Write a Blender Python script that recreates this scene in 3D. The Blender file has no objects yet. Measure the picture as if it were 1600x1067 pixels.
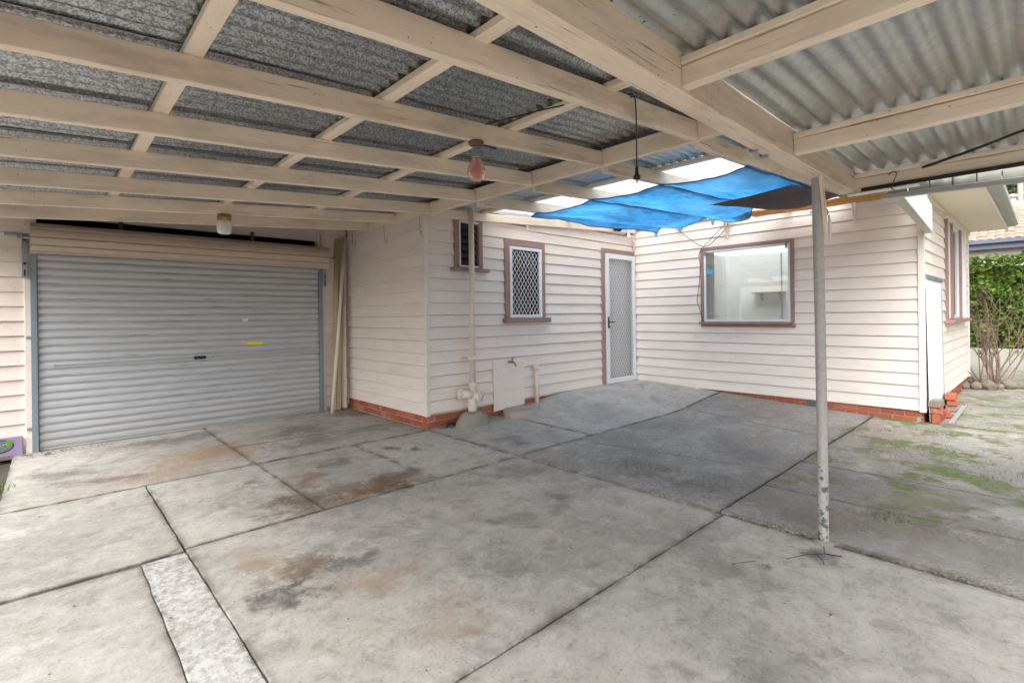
import bpy, bmesh, math, random
from mathutils import Vector, Matrix, noise
random.seed(7)
R = math.radians
S = bpy.context.scene
COL = S.collection

# ------------------------------------------------------------------ camera
cam_d = bpy.data.cameras.new('camera'); cam = bpy.data.objects.new('camera', cam_d); COL.objects.link(cam)
YAW, ROLL = 0.81969, -0.012078
fw = Vector((math.cos(YAW), math.sin(YAW), 0)); r0 = Vector((math.sin(YAW), -math.cos(YAW), 0)); u0 = Vector((0, 0, 1))
rt = math.cos(ROLL)*r0 + math.sin(ROLL)*u0; up = -math.sin(ROLL)*r0 + math.cos(ROLL)*u0
M = Matrix((rt, up, -fw)).transposed().to_4x4(); M.translation = Vector((0, 0, 1.3))
cam.matrix_world = M
cam_d.sensor_width = 36; cam_d.lens = 36*786.32/1600; cam_d.shift_y = -(533.5-492.23)/1600
cam_d.clip_start = 0.02; cam_d.clip_end = 1000
S.camera = cam

# ------------------------------------------------------------------ light: an overcast winter sky
W = bpy.data.worlds.new('World'); S.world = W; W.use_nodes = True
nt = W.node_tree; nt.nodes.clear()
sky = nt.nodes.new('ShaderNodeTexSky'); sky.sky_type = 'NISHITA'; sky.sun_disc = False
SUN_EL, SUN_AZ = 50, -160          # azimuth of the sun seen from the yard, measured from +x towards +y
sky.sun_elevation = R(SUN_EL); sky.sun_rotation = R(90-SUN_AZ); sky.dust_density = 4; sky.air_density = 1.0; sky.ozone_density = 1
bw = nt.nodes.new('ShaderNodeRGBToBW'); mx = nt.nodes.new('ShaderNodeMixRGB'); mx.inputs[0].default_value = 0.9
bg = nt.nodes.new('ShaderNodeBackground'); bg.inputs[1].default_value = 0.15
wo = nt.nodes.new('ShaderNodeOutputWorld')
nt.links.new(sky.outputs[0], bw.inputs[0]); nt.links.new(sky.outputs[0], mx.inputs[1]); nt.links.new(bw.outputs[0], mx.inputs[2])
nt.links.new(mx.outputs[0], bg.inputs[0]); nt.links.new(bg.outputs[0], wo.inputs[0])
sd = bpy.data.lights.new('sun', 'SUN'); sd.energy = .5; sd.angle = R(60); sd.color = (1, .97, .93)
sun = bpy.data.objects.new('sun', sd); COL.objects.link(sun)
sdir = Vector((math.cos(R(SUN_EL))*math.cos(R(SUN_AZ)), math.cos(R(SUN_EL))*math.sin(R(SUN_AZ)), math.sin(R(SUN_EL))))
sun.rotation_euler = sdir.to_track_quat('Z', 'Y').to_euler(); sun.location = (0, 0, 12)
S.view_settings.view_transform = 'Standard'; S.view_settings.look = 'None'; S.view_settings.gamma = 1
S.view_settings.use_curve_mapping = False
S.view_settings.exposure = 1.58
S.render.engine = 'CYCLES'
S.cycles.use_adaptive_sampling = True; S.cycles.adaptive_threshold = .03; S.cycles.max_bounces = 10; S.cycles.diffuse_bounces = 4; S.cycles.transparent_max_bounces = 12

# ------------------------------------------------------------------ material helpers
class NT:
    def __init__(s, name):
        s.m = bpy.data.materials.new(name); s.m.use_nodes = True
        s.t = s.m.node_tree; s.t.nodes.clear()
        s.out = s.n('ShaderNodeOutputMaterial')
        s._obj = s._pos = s._rnd = None
    def n(s, ty): return s.t.nodes.new(ty)
    def l(s, a, b): s.t.links.new(a, b)
    def set(s, inp, v):
        if isinstance(v, bpy.types.NodeSocket): s.l(v, inp)
        elif isinstance(v, (tuple, list)):
            inp.default_value = (*v, 1) if len(v) == 3 and inp.type == 'RGBA' else v
        else: inp.default_value = v
    @property
    def obj(s):
        if not s._obj: s._obj = s.n('ShaderNodeTexCoord').outputs['Object']
        return s._obj
    @property
    def pos(s):
        if not s._pos: s._pos = s.n('ShaderNodeNewGeometry').outputs['Position']
        return s._pos
    @property
    def rnd(s):
        if not s._rnd: s._rnd = s.n('ShaderNodeObjectInfo').outputs['Random']
        return s._rnd
    def scale(s, v, sc, off=None):
        m = s.n('ShaderNodeMapping'); s.l(v, m.inputs[0]); m.inputs['Scale'].default_value = sc
        if off is not None:
            c = s.n('ShaderNodeCombineXYZ'); k = s.math('MULTIPLY', s.rnd, off)
            for i in range(3): s.l(k, c.inputs[i])
            s.l(c.outputs[0], m.inputs['Location'])
        return m.outputs[0]
    def noise(s, v, sc, det=4, ro=.55, dist=0):
        t = s.n('ShaderNodeTexNoise'); s.l(v, t.inputs['Vector']); t.inputs['Scale'].default_value = sc
        t.inputs['Detail'].default_value = det; t.inputs['Roughness'].default_value = ro; t.inputs['Distortion'].default_value = dist
        return t.outputs[0]
    def voro(s, v, sc, feat='F1', out='Distance'):
        t = s.n('ShaderNodeTexVoronoi'); t.feature = feat; s.l(v, t.inputs['Vector']); t.inputs['Scale'].default_value = sc
        return t.outputs[out]
    def math(s, op, a, b=0, c=0, clamp=False):
        t = s.n('ShaderNodeMath'); t.operation = op; t.use_clamp = clamp
        s.set(t.inputs[0], a); s.set(t.inputs[1], b); s.set(t.inputs[2], c); return t.outputs[0]
    def sm(s, v, lo, hi, a=0, b=1):
        t = s.n('ShaderNodeMapRange'); t.interpolation_type = 'SMOOTHSTEP'
        s.set(t.inputs[0], v)
        for i, x in enumerate((lo, hi, a, b)): t.inputs[1+i].default_value = x
        return t.outputs[0]
    def mix(s, f, a, b, blend='MIX'):
        t = s.n('ShaderNodeMixRGB'); t.blend_type = blend; s.set(t.inputs[0], f); s.set(t.inputs[1], a); s.set(t.inputs[2], b); return t.outputs[0]
    def sep(s, v):
        t = s.n('ShaderNodeSeparateXYZ'); s.l(v, t.inputs[0]); return t.outputs
    def hsv(s, c, v, sat=1, hue=.5):
        t = s.n('ShaderNodeHueSaturation'); s.set(t.inputs['Color'], c); s.set(t.inputs['Value'], v); s.set(t.inputs['Saturation'], sat); s.set(t.inputs['Hue'], hue); return t.outputs[0]
    def bump(s, h, st=.5, d=.01, prev=None):
        t = s.n('ShaderNodeBump'); s.l(h, t.inputs['Height']); t.inputs['Strength'].default_value = st; t.inputs['Distance'].default_value = d
        if prev: s.l(prev, t.inputs['Normal'])
        return t.outputs[0]
    def bsdf(s, col, ro=.6, metal=0, nor=None, spec=.5, **kw):
        b = s.n('ShaderNodeBsdfPrincipled'); s.set(b.inputs['Base Color'], col); s.set(b.inputs['Roughness'], ro); s.set(b.inputs['Metallic'], metal)
        s.set(b.inputs['Specular IOR Level'], spec)
        for k, v in kw.items(): s.set(b.inputs[k], v)
        if nor: s.l(nor, b.inputs['Normal'])
        return b.outputs[0]
    def done(s, sh): s.l(sh, s.out.inputs[0]); return s.m

def m_paint(name, col, dirt=(.22, .15, .09), grime=.5, crack=.5, ro=.55, var=.12):
    n = NT(name)
    big = n.noise(n.scale(n.obj, (1.1, 5, 5), 17), 1.6, 6, .65)
    crk = n.noise(n.scale(n.obj, (1.3, 46, 46), 40), 2.2, 6, .68, .5)
    zone = n.noise(n.scale(n.obj, (1.0, 3, 3), 53), 1.5, 3, .6)
    fine = n.noise(n.scale(n.obj, (9, 70, 70), 9), 4, 4, .7)
    c = n.hsv(col, n.math('ADD', 1-var/2, n.math('MULTIPLY', n.rnd, var)))
    c = n.mix(n.sm(big, .44, .66, 0, grime), c, n.mix(.45, col, dirt))
    c = n.mix(n.sm(fine, .5, .75, 0, .30*grime), c, n.mix(.6, col, dirt))
    c = n.mix(n.math('MULTIPLY', n.sm(crk, .57, .66, 0, crack), n.sm(zone, .46, .60, .12, 1), clamp=True), c, dirt)
    spots = n.voro(n.scale(n.obj, (1, 1, 1), 31), 30)
    c = n.mix(n.math('MULTIPLY', n.sm(spots, .07, .12, 1, 0), n.sm(n.noise(n.obj, 5, 2), .50, .60)), c, (.10, .06, .035))
    h = n.math('ADD', n.math('MULTIPLY', crk, -.6), n.math('MULTIPLY', fine, .4))
    return n.done(n.bsdf(c, ro, 0, n.bump(h, .35*(.3+crack), .004)))

def m_plain(name, col, ro=.5, metal=0, nz=30, amt=.15, bump=.1, spec=.5, bd=.002, **kw):
    n = NT(name)
    f = n.noise(n.scale(n.obj, (1, 1, 1), 13), nz, 4, .6)
    big = n.noise(n.scale(n.obj, (1, 1, 1), 7), nz*.12, 3, .6)
    c = n.hsv(col, n.math('ADD', 1-amt, n.math('MULTIPLY', n.math('ADD', f, big), amt)))
    return n.done(n.bsdf(c, ro, metal, n.bump(f, bump, bd), spec, **kw))

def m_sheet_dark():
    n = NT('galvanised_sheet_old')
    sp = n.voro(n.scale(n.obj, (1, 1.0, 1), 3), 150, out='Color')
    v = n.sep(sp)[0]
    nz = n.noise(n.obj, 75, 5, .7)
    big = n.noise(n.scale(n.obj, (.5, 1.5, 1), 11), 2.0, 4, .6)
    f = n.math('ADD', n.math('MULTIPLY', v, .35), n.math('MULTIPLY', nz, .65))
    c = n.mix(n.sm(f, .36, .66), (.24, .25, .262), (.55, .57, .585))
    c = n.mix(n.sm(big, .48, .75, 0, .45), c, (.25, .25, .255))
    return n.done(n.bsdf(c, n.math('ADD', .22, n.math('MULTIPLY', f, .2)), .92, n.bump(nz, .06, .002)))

def m_sheet_light():
    n = NT('galvanised_sheet_grey')
    nz = n.noise(n.obj, 22, 5, .65)
    st = n.noise(n.scale(n.obj, (1.2, 26, 4), 5), 1.0, 4, .6)
    big = n.noise(n.scale(n.obj, (.6, 1.2, 1), 21), 1.7, 4, .6)
    c = n.mix(n.sm(nz, .3, .7), (.45, .47, .485), (.58, .60, .615))
    c = n.mix(n.sm(big, .5, .7, 0, .5), c, (.52, .545, .51))
    c = n.mix(n.sm(st, .55, .8, 0, .45), c, (.26, .26, .25))
    y = n.sep(n.pos)[1]
    deb = n.math('MULTIPLY', n.sm(y, .55, .82), n.sm(n.noise(n.scale(n.pos, (40, 90, 10)), 1.2, 3, .6), .64, .70))
    c = n.mix(deb, c, (.03, .03, .025))
    return n.done(n.bsdf(c, .36, .8, n.bump(nz, .08, .002)))

def m_concrete(name, base, base2, gravel=0., white=0., wet=0.):
    n = NT(name); P = n.pos
    big = n.noise(P, .9, 5, .62, .3); mid = n.noise(P, 4.5, 6, .65); fine = n.noise(P, 60, 4, .7); vf = n.noise(P, 240, 2, .6)
    c = n.mix(n.sm(big, .35, .68), base, base2)
    c = n.hsv(c, n.math('ADD', .9, n.math('MULTIPLY', n.rnd, .2)))
    c = n.mix(n.sm(mid, .5, .72, 0, .55), c, (.20, .19, .175))
    c = n.mix(n.sm(mid, .27, .45, .5, 0), c, (.66, .64, .60))
    sp_ = n.voro(P, 34)
    c = n.mix(n.math('MULTIPLY', n.sm(sp_, .10, .2, 1, 0), n.sm(n.noise(P, 3, 3), .5, .65, 0, .55)), c, (.10, .095, .085))
    tan = n.noise(n.scale(P, (1, 1, 1)), 1.6, 5, .65)
    c = n.mix(n.sm(tan, .52, .72, 0, .4), c, (.42, .34, .25))
    c = n.mix(n.sm(fine, .53, .72, 0, .5), c, (.16, .15, .135))
    c = n.mix(n.sm(fine, .25, .42, .3, 0), c, (.52, .51, .48))
    warp = n.n('ShaderNodeVectorMath'); warp.operation = 'MULTIPLY_ADD'
    wn = n.n('ShaderNodeTexNoise'); n.l(P, wn.inputs['Vector']); wn.inputs['Scale'].default_value = 3.2; wn.inputs['Detail'].default_value = 5
    n.l(wn.outputs['Color'], warp.inputs[0]); warp.inputs[1].default_value = (.75, .75, 0); n.l(P, warp.inputs[2])
    sub = n.n('ShaderNodeVectorMath'); sub.operation = 'SUBTRACT'; n.l(warp.outputs[0], sub.inputs[0]); sub.inputs[1].default_value = (.375, .375, 0)
    hn = n.noise(P, 7, 10, .76, .5); hs = n.noise(P, 15, 10, .8, .7)
    c = n.mix(n.sm(hn, .49, .66, 0, .6), c, (.24, .22, .185)); c = n.mix(n.sm(hn, .34, .48, .45, 0), c, (.62, .605, .575))
    h3 = n.noise(n.scale(P, (1, 1, 1)), 26, 8, .75, .4); c = n.mix(n.sm(h3, .52, .68, 0, .4), c, (.22, .205, .18)); c = n.mix(n.sm(h3, .33, .46, .35, 0), c, (.62, .61, .58))
    BR, OR, BK, RU, GY = (.13, .085, .05), (.34, .235, .15), (.055, .052, .05), (.19, .095, .045), (.16, .155, .15)
    stains = STAINS_W if gravel else STAINS
    for (x, y, r, asp, col, amt) in stains:
        d = n.n('ShaderNodeVectorMath'); d.operation = 'SUBTRACT'; n.l(sub.outputs[0], d.inputs[0]); d.inputs[1].default_value = (x, y, 0)
        d2 = n.n('ShaderNodeVectorMath'); d2.operation = 'MULTIPLY'; n.l(d.outputs[0], d2.inputs[0]); d2.inputs[1].default_value = (1/r/asp, 1/r, 0)
        ln = n.n('ShaderNodeVectorMath'); ln.operation = 'LENGTH'; n.l(d2.outputs[0], ln.inputs[0])
        k = n.sm(n.math('ADD', n.sm(ln.outputs['Value'], .0, 1.25, 1, 0), n.math('MULTIPLY_ADD', hs, 2.4, -1.2)), .12, 1.1); k = n.math('MULTIPLY', k, n.sm(ln.outputs['Value'], .75, 1.5, 1, 0))
        c = n.mix(n.math('MULTIPLY', k, min(1, amt*1.1)), c, dict(b=BR, o=OR, k=BK, r=RU, g=GY)[col])
    ea = n.n('ShaderNodeAttribute'); ea.attribute_name = 'joint_dirt'
    jd = n.math('MULTIPLY', n.math('POWER', ea.outputs['Fac'], 3.2), n.sm(n.noise(P, 6, 5, .65), .33, .60, .12, 1))
    c = n.mix(n.math('MULTIPLY', jd, .8), c, (.085, .068, .05))
    ck = n.n('ShaderNodeTexVoronoi'); ck.feature = 'DISTANCE_TO_EDGE'; n.l(sub.outputs[0], ck.inputs['Vector']); ck.inputs['Scale'].default_value = .75
    c = n.mix(n.math('MULTIPLY', n.sm(ck.outputs['Distance'], .001, .004, 1, 0), n.sm(n.noise(P, 1.1, 2), .52, .58, 0, .5 if gravel else .0)), c, (.075, .065, .055))
    ro = .72
    h = n.math('ADD', n.math('MULTIPLY', fine, .6), n.math('MULTIPLY', vf, .4))
    nor = n.bump(h, .25, .004)
    nor = n.bump(mid, .12, .03, nor)
    if white:
        wn2 = n.noise(n.scale(P, (1.2, 1, 1)), 24, 6, .75, .3)
        c = n.mix(n.math('MULTIPLY', n.sm(wn2, .42, .56, .1, white), n.sm(n.noise(P, 4, 5, .65), .34, .52, .35, 1)), c, (.66, .66, .65))
    if gravel:
        vo = n.n('ShaderNodeTexVoronoi'); n.l(P, vo.inputs['Vector']); vo.inputs['Scale'].default_value = 75
        pc = n.sep(vo.outputs['Color'])
        peb = n.mix(pc[0], (.12, .11, .10), (.46, .42, .37))
        ex = n.math('MULTIPLY', n.sm(n.noise(P, 2.2, 4, .6), .38, .58), gravel)
        c = n.mix(n.math('MULTIPLY', ex, n.sm(vo.outputs['Distance'], .35, .6, .8, .2)), c, peb)
        nor = n.bump(vo.outputs['Distance'], .5*gravel, -.006, nor)
        # moss film on the path
        sx = n.sep(P)
        mz = n.noise(P, 2.4, 6, .7); mz2 = n.noise(P, 45, 3, .7)
        reg = n.math('MULTIPLY', n.math('MULTIPLY', n.sm(sx[0], 3.3, 4.4), n.sm(sx[0], 7.6, 12, 1, .45)), n.sm(sx[1], 1.75, 1.2))
        mo = n.math('MULTIPLY', n.math('MULTIPLY', reg, n.sm(mz, .51, .58)), n.sm(mz2, .36, .5))
        c = n.mix(n.math('MULTIPLY', n.math('MULTIPLY', reg, n.sm(mz, .47, .57)), .5), c, (.12, .10, .07))
        c = n.mix(n.math('MULTIPLY', mo, .95), c, (.12, .18, .025))
        wv = n.math('MULTIPLY', n.math('MULTIPLY', n.sm(sx[0], 3.1, 3.6), n.sm(sx[0], 6.5, 5.0)), n.sm(sx[1], 2.6, 1.0))
        wz = n.math('MULTIPLY', n.sm(n.noise(P, 1.5, 4, .6), .40, .56), wv)
        c = n.mix(n.math('MULTIPLY', wz, .45), c, (.10, .105, .11))
        ro = n.math('SUBTRACT', .75, n.math('MULTIPLY', wz, .45))
    return n.done(n.bsdf(c, ro, 0, nor, .35))

STAINS = [(1.25, 3.62, .38, 1.0, 'b', .75), (.95, 4.1, .35, 1.2, 'b', .35), (1.75, 3.55, .30, 1.5, 'r', .85), (1.52, 4.1, .30, .7, 'r', .6), (2.05, 3.62, .3, 1.3, 'b', .75),
          (1.2, 5.6, .6, 1.2, 'o', .8), (.7, 5.2, .5, 1.5, 'o', .55), (.95, 2.62, .32, .8, 'b', .75), (.80, 2.47, .20, .8, 'k', .7), (1.18, 2.62, .2, 1, 'k', .55), (1.25, 2.25, .3, .8, 'o', .6),
          (.85, 2.9, .3, .8, 'o', .6), (2.75, 2.45, .22, 1, 'k', .45), (2.2, 2.35, .3, .7, 'k', .3), (1.75, 1.95, .28, 1, 'k', .35), (1.3, 1.75, .25, 1, 'o', .4), (2.1, 5.9, .4, 1.2, 'k', .45), (2.0, 5.3, .4, 1.4, 'k', .45), (2.75, 5.3, .35, 1.2, 'k', .4),
          (.12, 5.75, .3, 1.3, 'k', .5), (.4, 5.3, .2, 2, 'k', .45), (1.2, 4.35, .16, 1.2, 'k', .55), (1.9, 4.35, .18, 1.2, 'k', .5), (2.7, 4.3, .13, 1.1, 'k', .7), (2.45, 4.55, .13, 1, 'b', .8), (2.55, 1.2, .35, 1.2, 'k', .32), (2.0, .8, .4, 1.1, 'k', .25), (2.9, .93, .16, .8, 'k', .6),
          (1.6, 3.2, .25, 1.4, 'g', .4), (2.9, 3.1, .35, 1, 'g', .5), (-.1, 3.9, .3, 2, 'g', .3), (1.0, 6.5, .25, 3, 'k', .5), (3.1, 6.4, .3, 1, 'k', .5)]
STAINS_W = [(3.5, 3.85, .35, .8, 'g', .6), (3.6, 1.75, .55, .8, 'k', .55), (3.65, 2.35, .5, .8, 'k', .5), (4.1, 2.7, .35, 1, 'k', .35), (4.6, 1.9, .35, 1, 'g', .6), (5.0, 2.2, .4, 1, 'g', .5), (4.4, 3.0, .4, 1, 'g', .45),
            (3.6, 1.0, .5, .8, 'b', .55), (3.9, .5, .5, .8, 'b', .5), (4.4, 1.0, .5, 1, 'g', .5), (5.2, 3.9, .5, 1.2, 'g', .25), (6.2, 4.3, .4, 1, 'g', .25), (6.9, 2.4, .4, .8, 'o', .4), (6.6, 1.3, .5, 1.2, 'o', .45)]

def m_roller():
    n = NT('roller_steel')
    st = n.noise(n.scale(n.pos, (1.4, 1, 30)), 1.6, 5, .65); sm_ = n.noise(n.scale(n.pos, (1.2, 1, 5)), 1.5, 4, .6)
    c = n.mix(n.sm(st, .4, .7), (.56, .575, .60), (.46, .475, .495))
    c = n.mix(n.math('MULTIPLY', n.sm(st, .60, .66), n.sm(sm_, .5, .6, 0, .8)), c, (.16, .165, .17))
    c = n.mix(n.sm(n.sep(n.pos)[2], .0, .35, .35, 0), c, (.36, .33, .28))
    return n.done(n.bsdf(c, n.math('ADD', .33, n.math('MULTIPLY', st, .25)), .3, n.bump(st, .06, .004)))

def m_brick():
    n = NT('red_brick')
    nz = n.noise(n.scale(n.obj, (1, 1, 1), 9), 30, 5, .7); big = n.noise(n.scale(n.obj, (1, 1, 1), 19), 7, 3, .6)
    c = n.mix(n.rnd, (.33, .085, .05), (.46, .155, .085))
    c = n.mix(n.sm(nz, .5, .72, 0, .6), c, (.20, .055, .04))
    c = n.mix(n.sm(big, .58, .72, 0, .6), c, (.45, .36, .30))
    return n.done(n.bsdf(c, .85, 0, n.bump(nz, .5, .006), .2))

def m_glass():
    n = NT('window_glass')
    tr = n.n('ShaderNodeBsdfTransparent'); tr.inputs[0].default_value = (.93, .96, .96, 1)
    gl = n.n('ShaderNodeBsdfGlossy'); gl.inputs['Roughness'].default_value = .015; gl.inputs[0].default_value = (1, 1, 1, 1)
    fr = n.n('ShaderNodeFresnel'); fr.inputs[0].default_value = 1.52
    k = n.math('MULTIPLY_ADD', fr.outputs[0], 1.0, .02, clamp=True)
    mx_ = n.n('ShaderNodeMixShader'); n.l(k, mx_.inputs[0]); n.l(tr.outputs[0], mx_.inputs[1]); n.l(gl.outputs[0], mx_.inputs[2])
    return n.done(mx_.outputs[0])

def m_cloth(name, col, trans=.5, ro=.6, worn=None, var=.5):
    n = NT(name)
    we = n.noise(n.obj, 220, 2, .5); big = n.noise(n.scale(n.obj, (1, 2.2, 1)), 1.7, 6, .68, .6); cr = n.noise(n.scale(n.obj, (2.2, 9, 1)), 2.3, 5, .7, 1.0)
    c = n.hsv(col, n.math('ADD', 1.05-var/2, n.math('MULTIPLY', n.sm(big, .3, .7), var)))
    c = n.hsv(c, n.sm(cr, .55, .66, 1, .72))  # creases darkened in the colour itself, matching the bump folds
    if worn:
        c = n.mix(n.math('MULTIPLY', n.sm(n.noise(n.scale(n.obj, (1.6, 7, 1)), 2.6, 4, .6), .62, .68), .85), c, worn)
        c = n.mix(n.sm(n.noise(n.scale(n.obj, (1, 1, 1)), 1.3, 3, .6), .42, .66, 0, .35), c, worn)
    nor = n.bump(cr, .7, .025); nor = n.bump(we, .25, .002, nor)
    a = n.bsdf(c, ro, 0, nor, .3)
    t = n.n('ShaderNodeBsdfTranslucent'); n.set(t.inputs[0], c); n.l(nor, t.inputs['Normal'])
    mx_ = n.n('ShaderNodeMixShader'); mx_.inputs[0].default_value = trans; n.l(a, mx_.inputs[1]); n.l(t.outputs[0], mx_.inputs[2])
    return n.done(mx_.outputs[0])

def m_clear_sheet():
    n = NT('clear_plastic_sheet')
    tr = n.n('ShaderNodeBsdfTransparent'); tl = n.n('ShaderNodeBsdfTranslucent')
    deb = n.sm(n.noise(n.scale(n.pos, (14, 26, 1)), 1, 4, .7), .70, .74)
    n.set(tl.inputs[0], n.mix(deb, (.8, .81, .82), (.25, .23, .2))); n.set(tr.inputs[0], n.mix(deb, (.8, .82, .83), (.2, .18, .15)))
    mx_ = n.n('ShaderNodeMixShader'); mx_.inputs[0].default_value = .35; n.l(tr.outputs[0], mx_.inputs[1]); n.l(tl.outputs[0], mx_.inputs[2])
    return n.done(mx_.outputs[0])

def m_leaf(name, a, b, tr=.3):
    n = NT(name)
    g = n.n('ShaderNodeNewGeometry'); c = n.mix(g.outputs['Random Per Island'], a, b)
    s1 = n.bsdf(c, .5, 0, None, .35); t = n.n('ShaderNodeBsdfTranslucent'); n.set(t.inputs[0], c)
    mx_ = n.n('ShaderNodeMixShader'); mx_.inputs[0].default_value = tr; n.l(s1, mx_.inputs[1]); n.l(t.outputs[0], mx_.inputs[2])
    return n.done(mx_.outputs[0])

def m_post():
    n = NT('flaking_pipe_paint')
    z = n.sep(n.pos)[2]
    nz = n.noise(n.pos, 24, 6, .65); f2 = n.noise(n.pos, 60, 3, .6)
    th = n.sm(z, .0, .8, .49, .72)
    ch = n.sm(n.math('SUBTRACT', nz, th), 0, .02)
    c = n.mix(n.sm(f2, .4, .7, 0, .5), (.42, .405, .38), (.27, .26, .24))
    c = n.mix(ch, c, (.10, .115, .12))
    return n.done(n.bsdf(c, .5, 0, n.bump(ch, .5, -.003)))

MT = dict(
    timber=m_paint('peach_timber_paint', (.92, .775, .62), grime=.5, crack=.6),
    timber2=m_paint('peach_timber_paint_worn', (.86, .715, .565), dirt=(.24, .155, .09), grime=.7, crack=.9),
    board=m_paint('pink_cream_board_paint', (.84, .755, .69), dirt=(.46, .36, .28), grime=.34, crack=.25, var=.06),
    gboard=m_paint('pale_pink_board_paint', (.83, .73, .66), dirt=(.44, .34, .26), grime=.34, crack=.25, var=.06),
    trim=m_paint('dusty_brown_trim_paint', (.34, .215, .185), dirt=(.16, .10, .08), grime=.35, crack=.4),
    cream=m_plain('cream_pipe_paint', (.76, .655, .585), .45, nz=14, amt=.12),
    white=m_plain('white_powder_coat', (.80, .81, .83), .4, nz=20, amt=.05, bump=.03),
    panelw=m_plain('white_panel', (.85, .87, .87), .5, nz=6, amt=.06, bump=.04),
    dark=m_plain('shade_black', (.02, .02, .022), .8),  # near-black paints in the shade of recesses, slots and unlit interiors
    black=m_plain('black_plastic', (.015, .015, .016), .4),
    sheet=m_sheet_dark(), sheetr=m_sheet_light(), clear=m_clear_sheet(),
    rstep=m_roller(),
    drum=m_plain('roller_drum_paint', (.56, .45, .36), .5, 0, nz=10, amt=.22),
    galv=m_plain('galvanised_steel', (.33, .36, .38), .4, .6, nz=25, amt=.2),
    trackc=m_plain('blue_grey_track', (.24, .30, .34), .45, .3, nz=25, amt=.2),
    conc=m_concrete('smooth_concrete', (.49, .47, .43), (.36, .345, .315)),
    concg=m_concrete('worn_gravel_concrete', (.39, .375, .35), (.265, .255, .24), gravel=.9),
    path=m_concrete('outdoor_path_concrete', (.38, .365, .325), (.27, .26, .23), gravel=.8),
    concr=m_concrete('ramp_concrete', (.52, .505, .47), (.42, .41, .38), gravel=.001),
    concw=m_concrete('salted_concrete', (.36, .335, .30), (.31, .285, .25), white=.66),
    brick=m_brick(), mortar=m_plain('mortar', (.40, .34, .28), .9, nz=60, amt=.3, bump=.5, bd=.004),
    glass=m_glass(), room=m_plain('room_wall', (.85, .85, .84), .7, nz=3, amt=.04),
    hem=m_plain('dark_blue_hem', (.02, .12, .34), .7, nz=20, amt=.3), blue=m_cloth('blue_tarp', (.25, .66, .98), .68, worn=(.55, .80, .97)), grey=m_cloth('charcoal_shade_cloth', (.075, .065, .075), .10), orange=m_cloth('orange_cloth', (.72, .40, .13), .35),
    bulb=m_plain('pink_bulb_glass', (.62, .22, .19), .12, nz=8, amt=.3, bump=0, **{'Transmission Weight': .35}),
    jar=m_plain('frosted_glass', (.80, .80, .76), .25, nz=8, amt=.08, bump=0, **{'Transmission Weight': .2}),
    brass=m_plain('tarnished_brass', (.36, .26, .09), .4, .7, nz=40, amt=.3), rust=m_plain('rusty_metal', (.17, .10, .06), .7, .3, nz=50, amt=.5),
    mound=m_plain('mossy_concrete', (.27, .265, .215), .85, nz=14, amt=.45, bump=.5, bd=.01), ring=m_plain('pink_concrete', (.40, .33, .30), .8, nz=20, amt=.3, bump=.4, bd=.005),
    raw=m_paint('raw_plank', (.44, .33, .18), dirt=(.16, .11, .05), grime=.6, crack=.7), pvc=m_plain('pvc_pipe', (.76, .72, .62), .4, nz=6, amt=.08),
    tile=m_plain('terracotta_tile', (.56, .33, .26), .8, nz=14, amt=.5, bump=.3, bd=.004), navy=m_plain('slate_blue_paint', (.13, .155, .21), .5, nz=8, amt=.1),
    soffit=m_plain('cream_soffit', (.86, .79, .64), .6, nz=3, amt=.08), gutterc=m_plain('grey_gutter', (.46, .47, .46), .4, .2, nz=10, amt=.1),
    greenw=m_plain('mildewed_white', (.56, .56, .46), .55, nz=8, amt=.3), tilew=m_plain('mildewed_block', (.36, .365, .31), .8, nz=14, amt=.35, bump=.3),
    leaf=m_leaf('hedge_leaf', (.045, .13, .018), (.22, .33, .045)), leaf2=m_leaf('rose_leaf', (.10, .14, .04), (.34, .30, .10)), tleaf=m_leaf('tree_leaf', (.05, .08, .025), (.15, .19, .07)),
    grass=m_leaf('grass_blade', (.06, .12, .015), (.15, .21, .04)), bark=m_plain('cane_bark', (.25, .165, .125), .8, nz=30, amt=.45, bump=.4), tbark=m_plain('tree_bark', (.14, .11, .085), .9, nz=18, amt=.4, bump=.5),
    stone=m_plain('garden_stone', (.20, .17, .13), .85, nz=12, amt=.5, bump=.5, bd=.008), soil=m_plain('soil', (.085, .07, .052), .95, nz=20, amt=.5, bump=.6, bd=.01),
    purple=m_plain('purple_mat', (.34, .26, .42), .8, nz=40, amt=.2), road=m_plain('mat_road', (.17, .19, .19), .8, nz=40), lime=m_plain('mat_green', (.13, .33, .06), .8),
    yellow=m_plain('yellow_sticker', (.80, .72, .01), .5, amt=.03), aqua=m_plain('aqua_sticker', (.02, .42, .75), .5, amt=.03), oldbrick=m_plain('grey_brown_brick', (.26, .215, .17), .9, nz=30, amt=.4, bump=.5),
    curtain=m_plain('white_curtain', (.82, .83, .85), .8), post=m_post(), litter=m_plain('dry_litter', (.055, .042, .03), .9, amt=.4),
)

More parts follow.
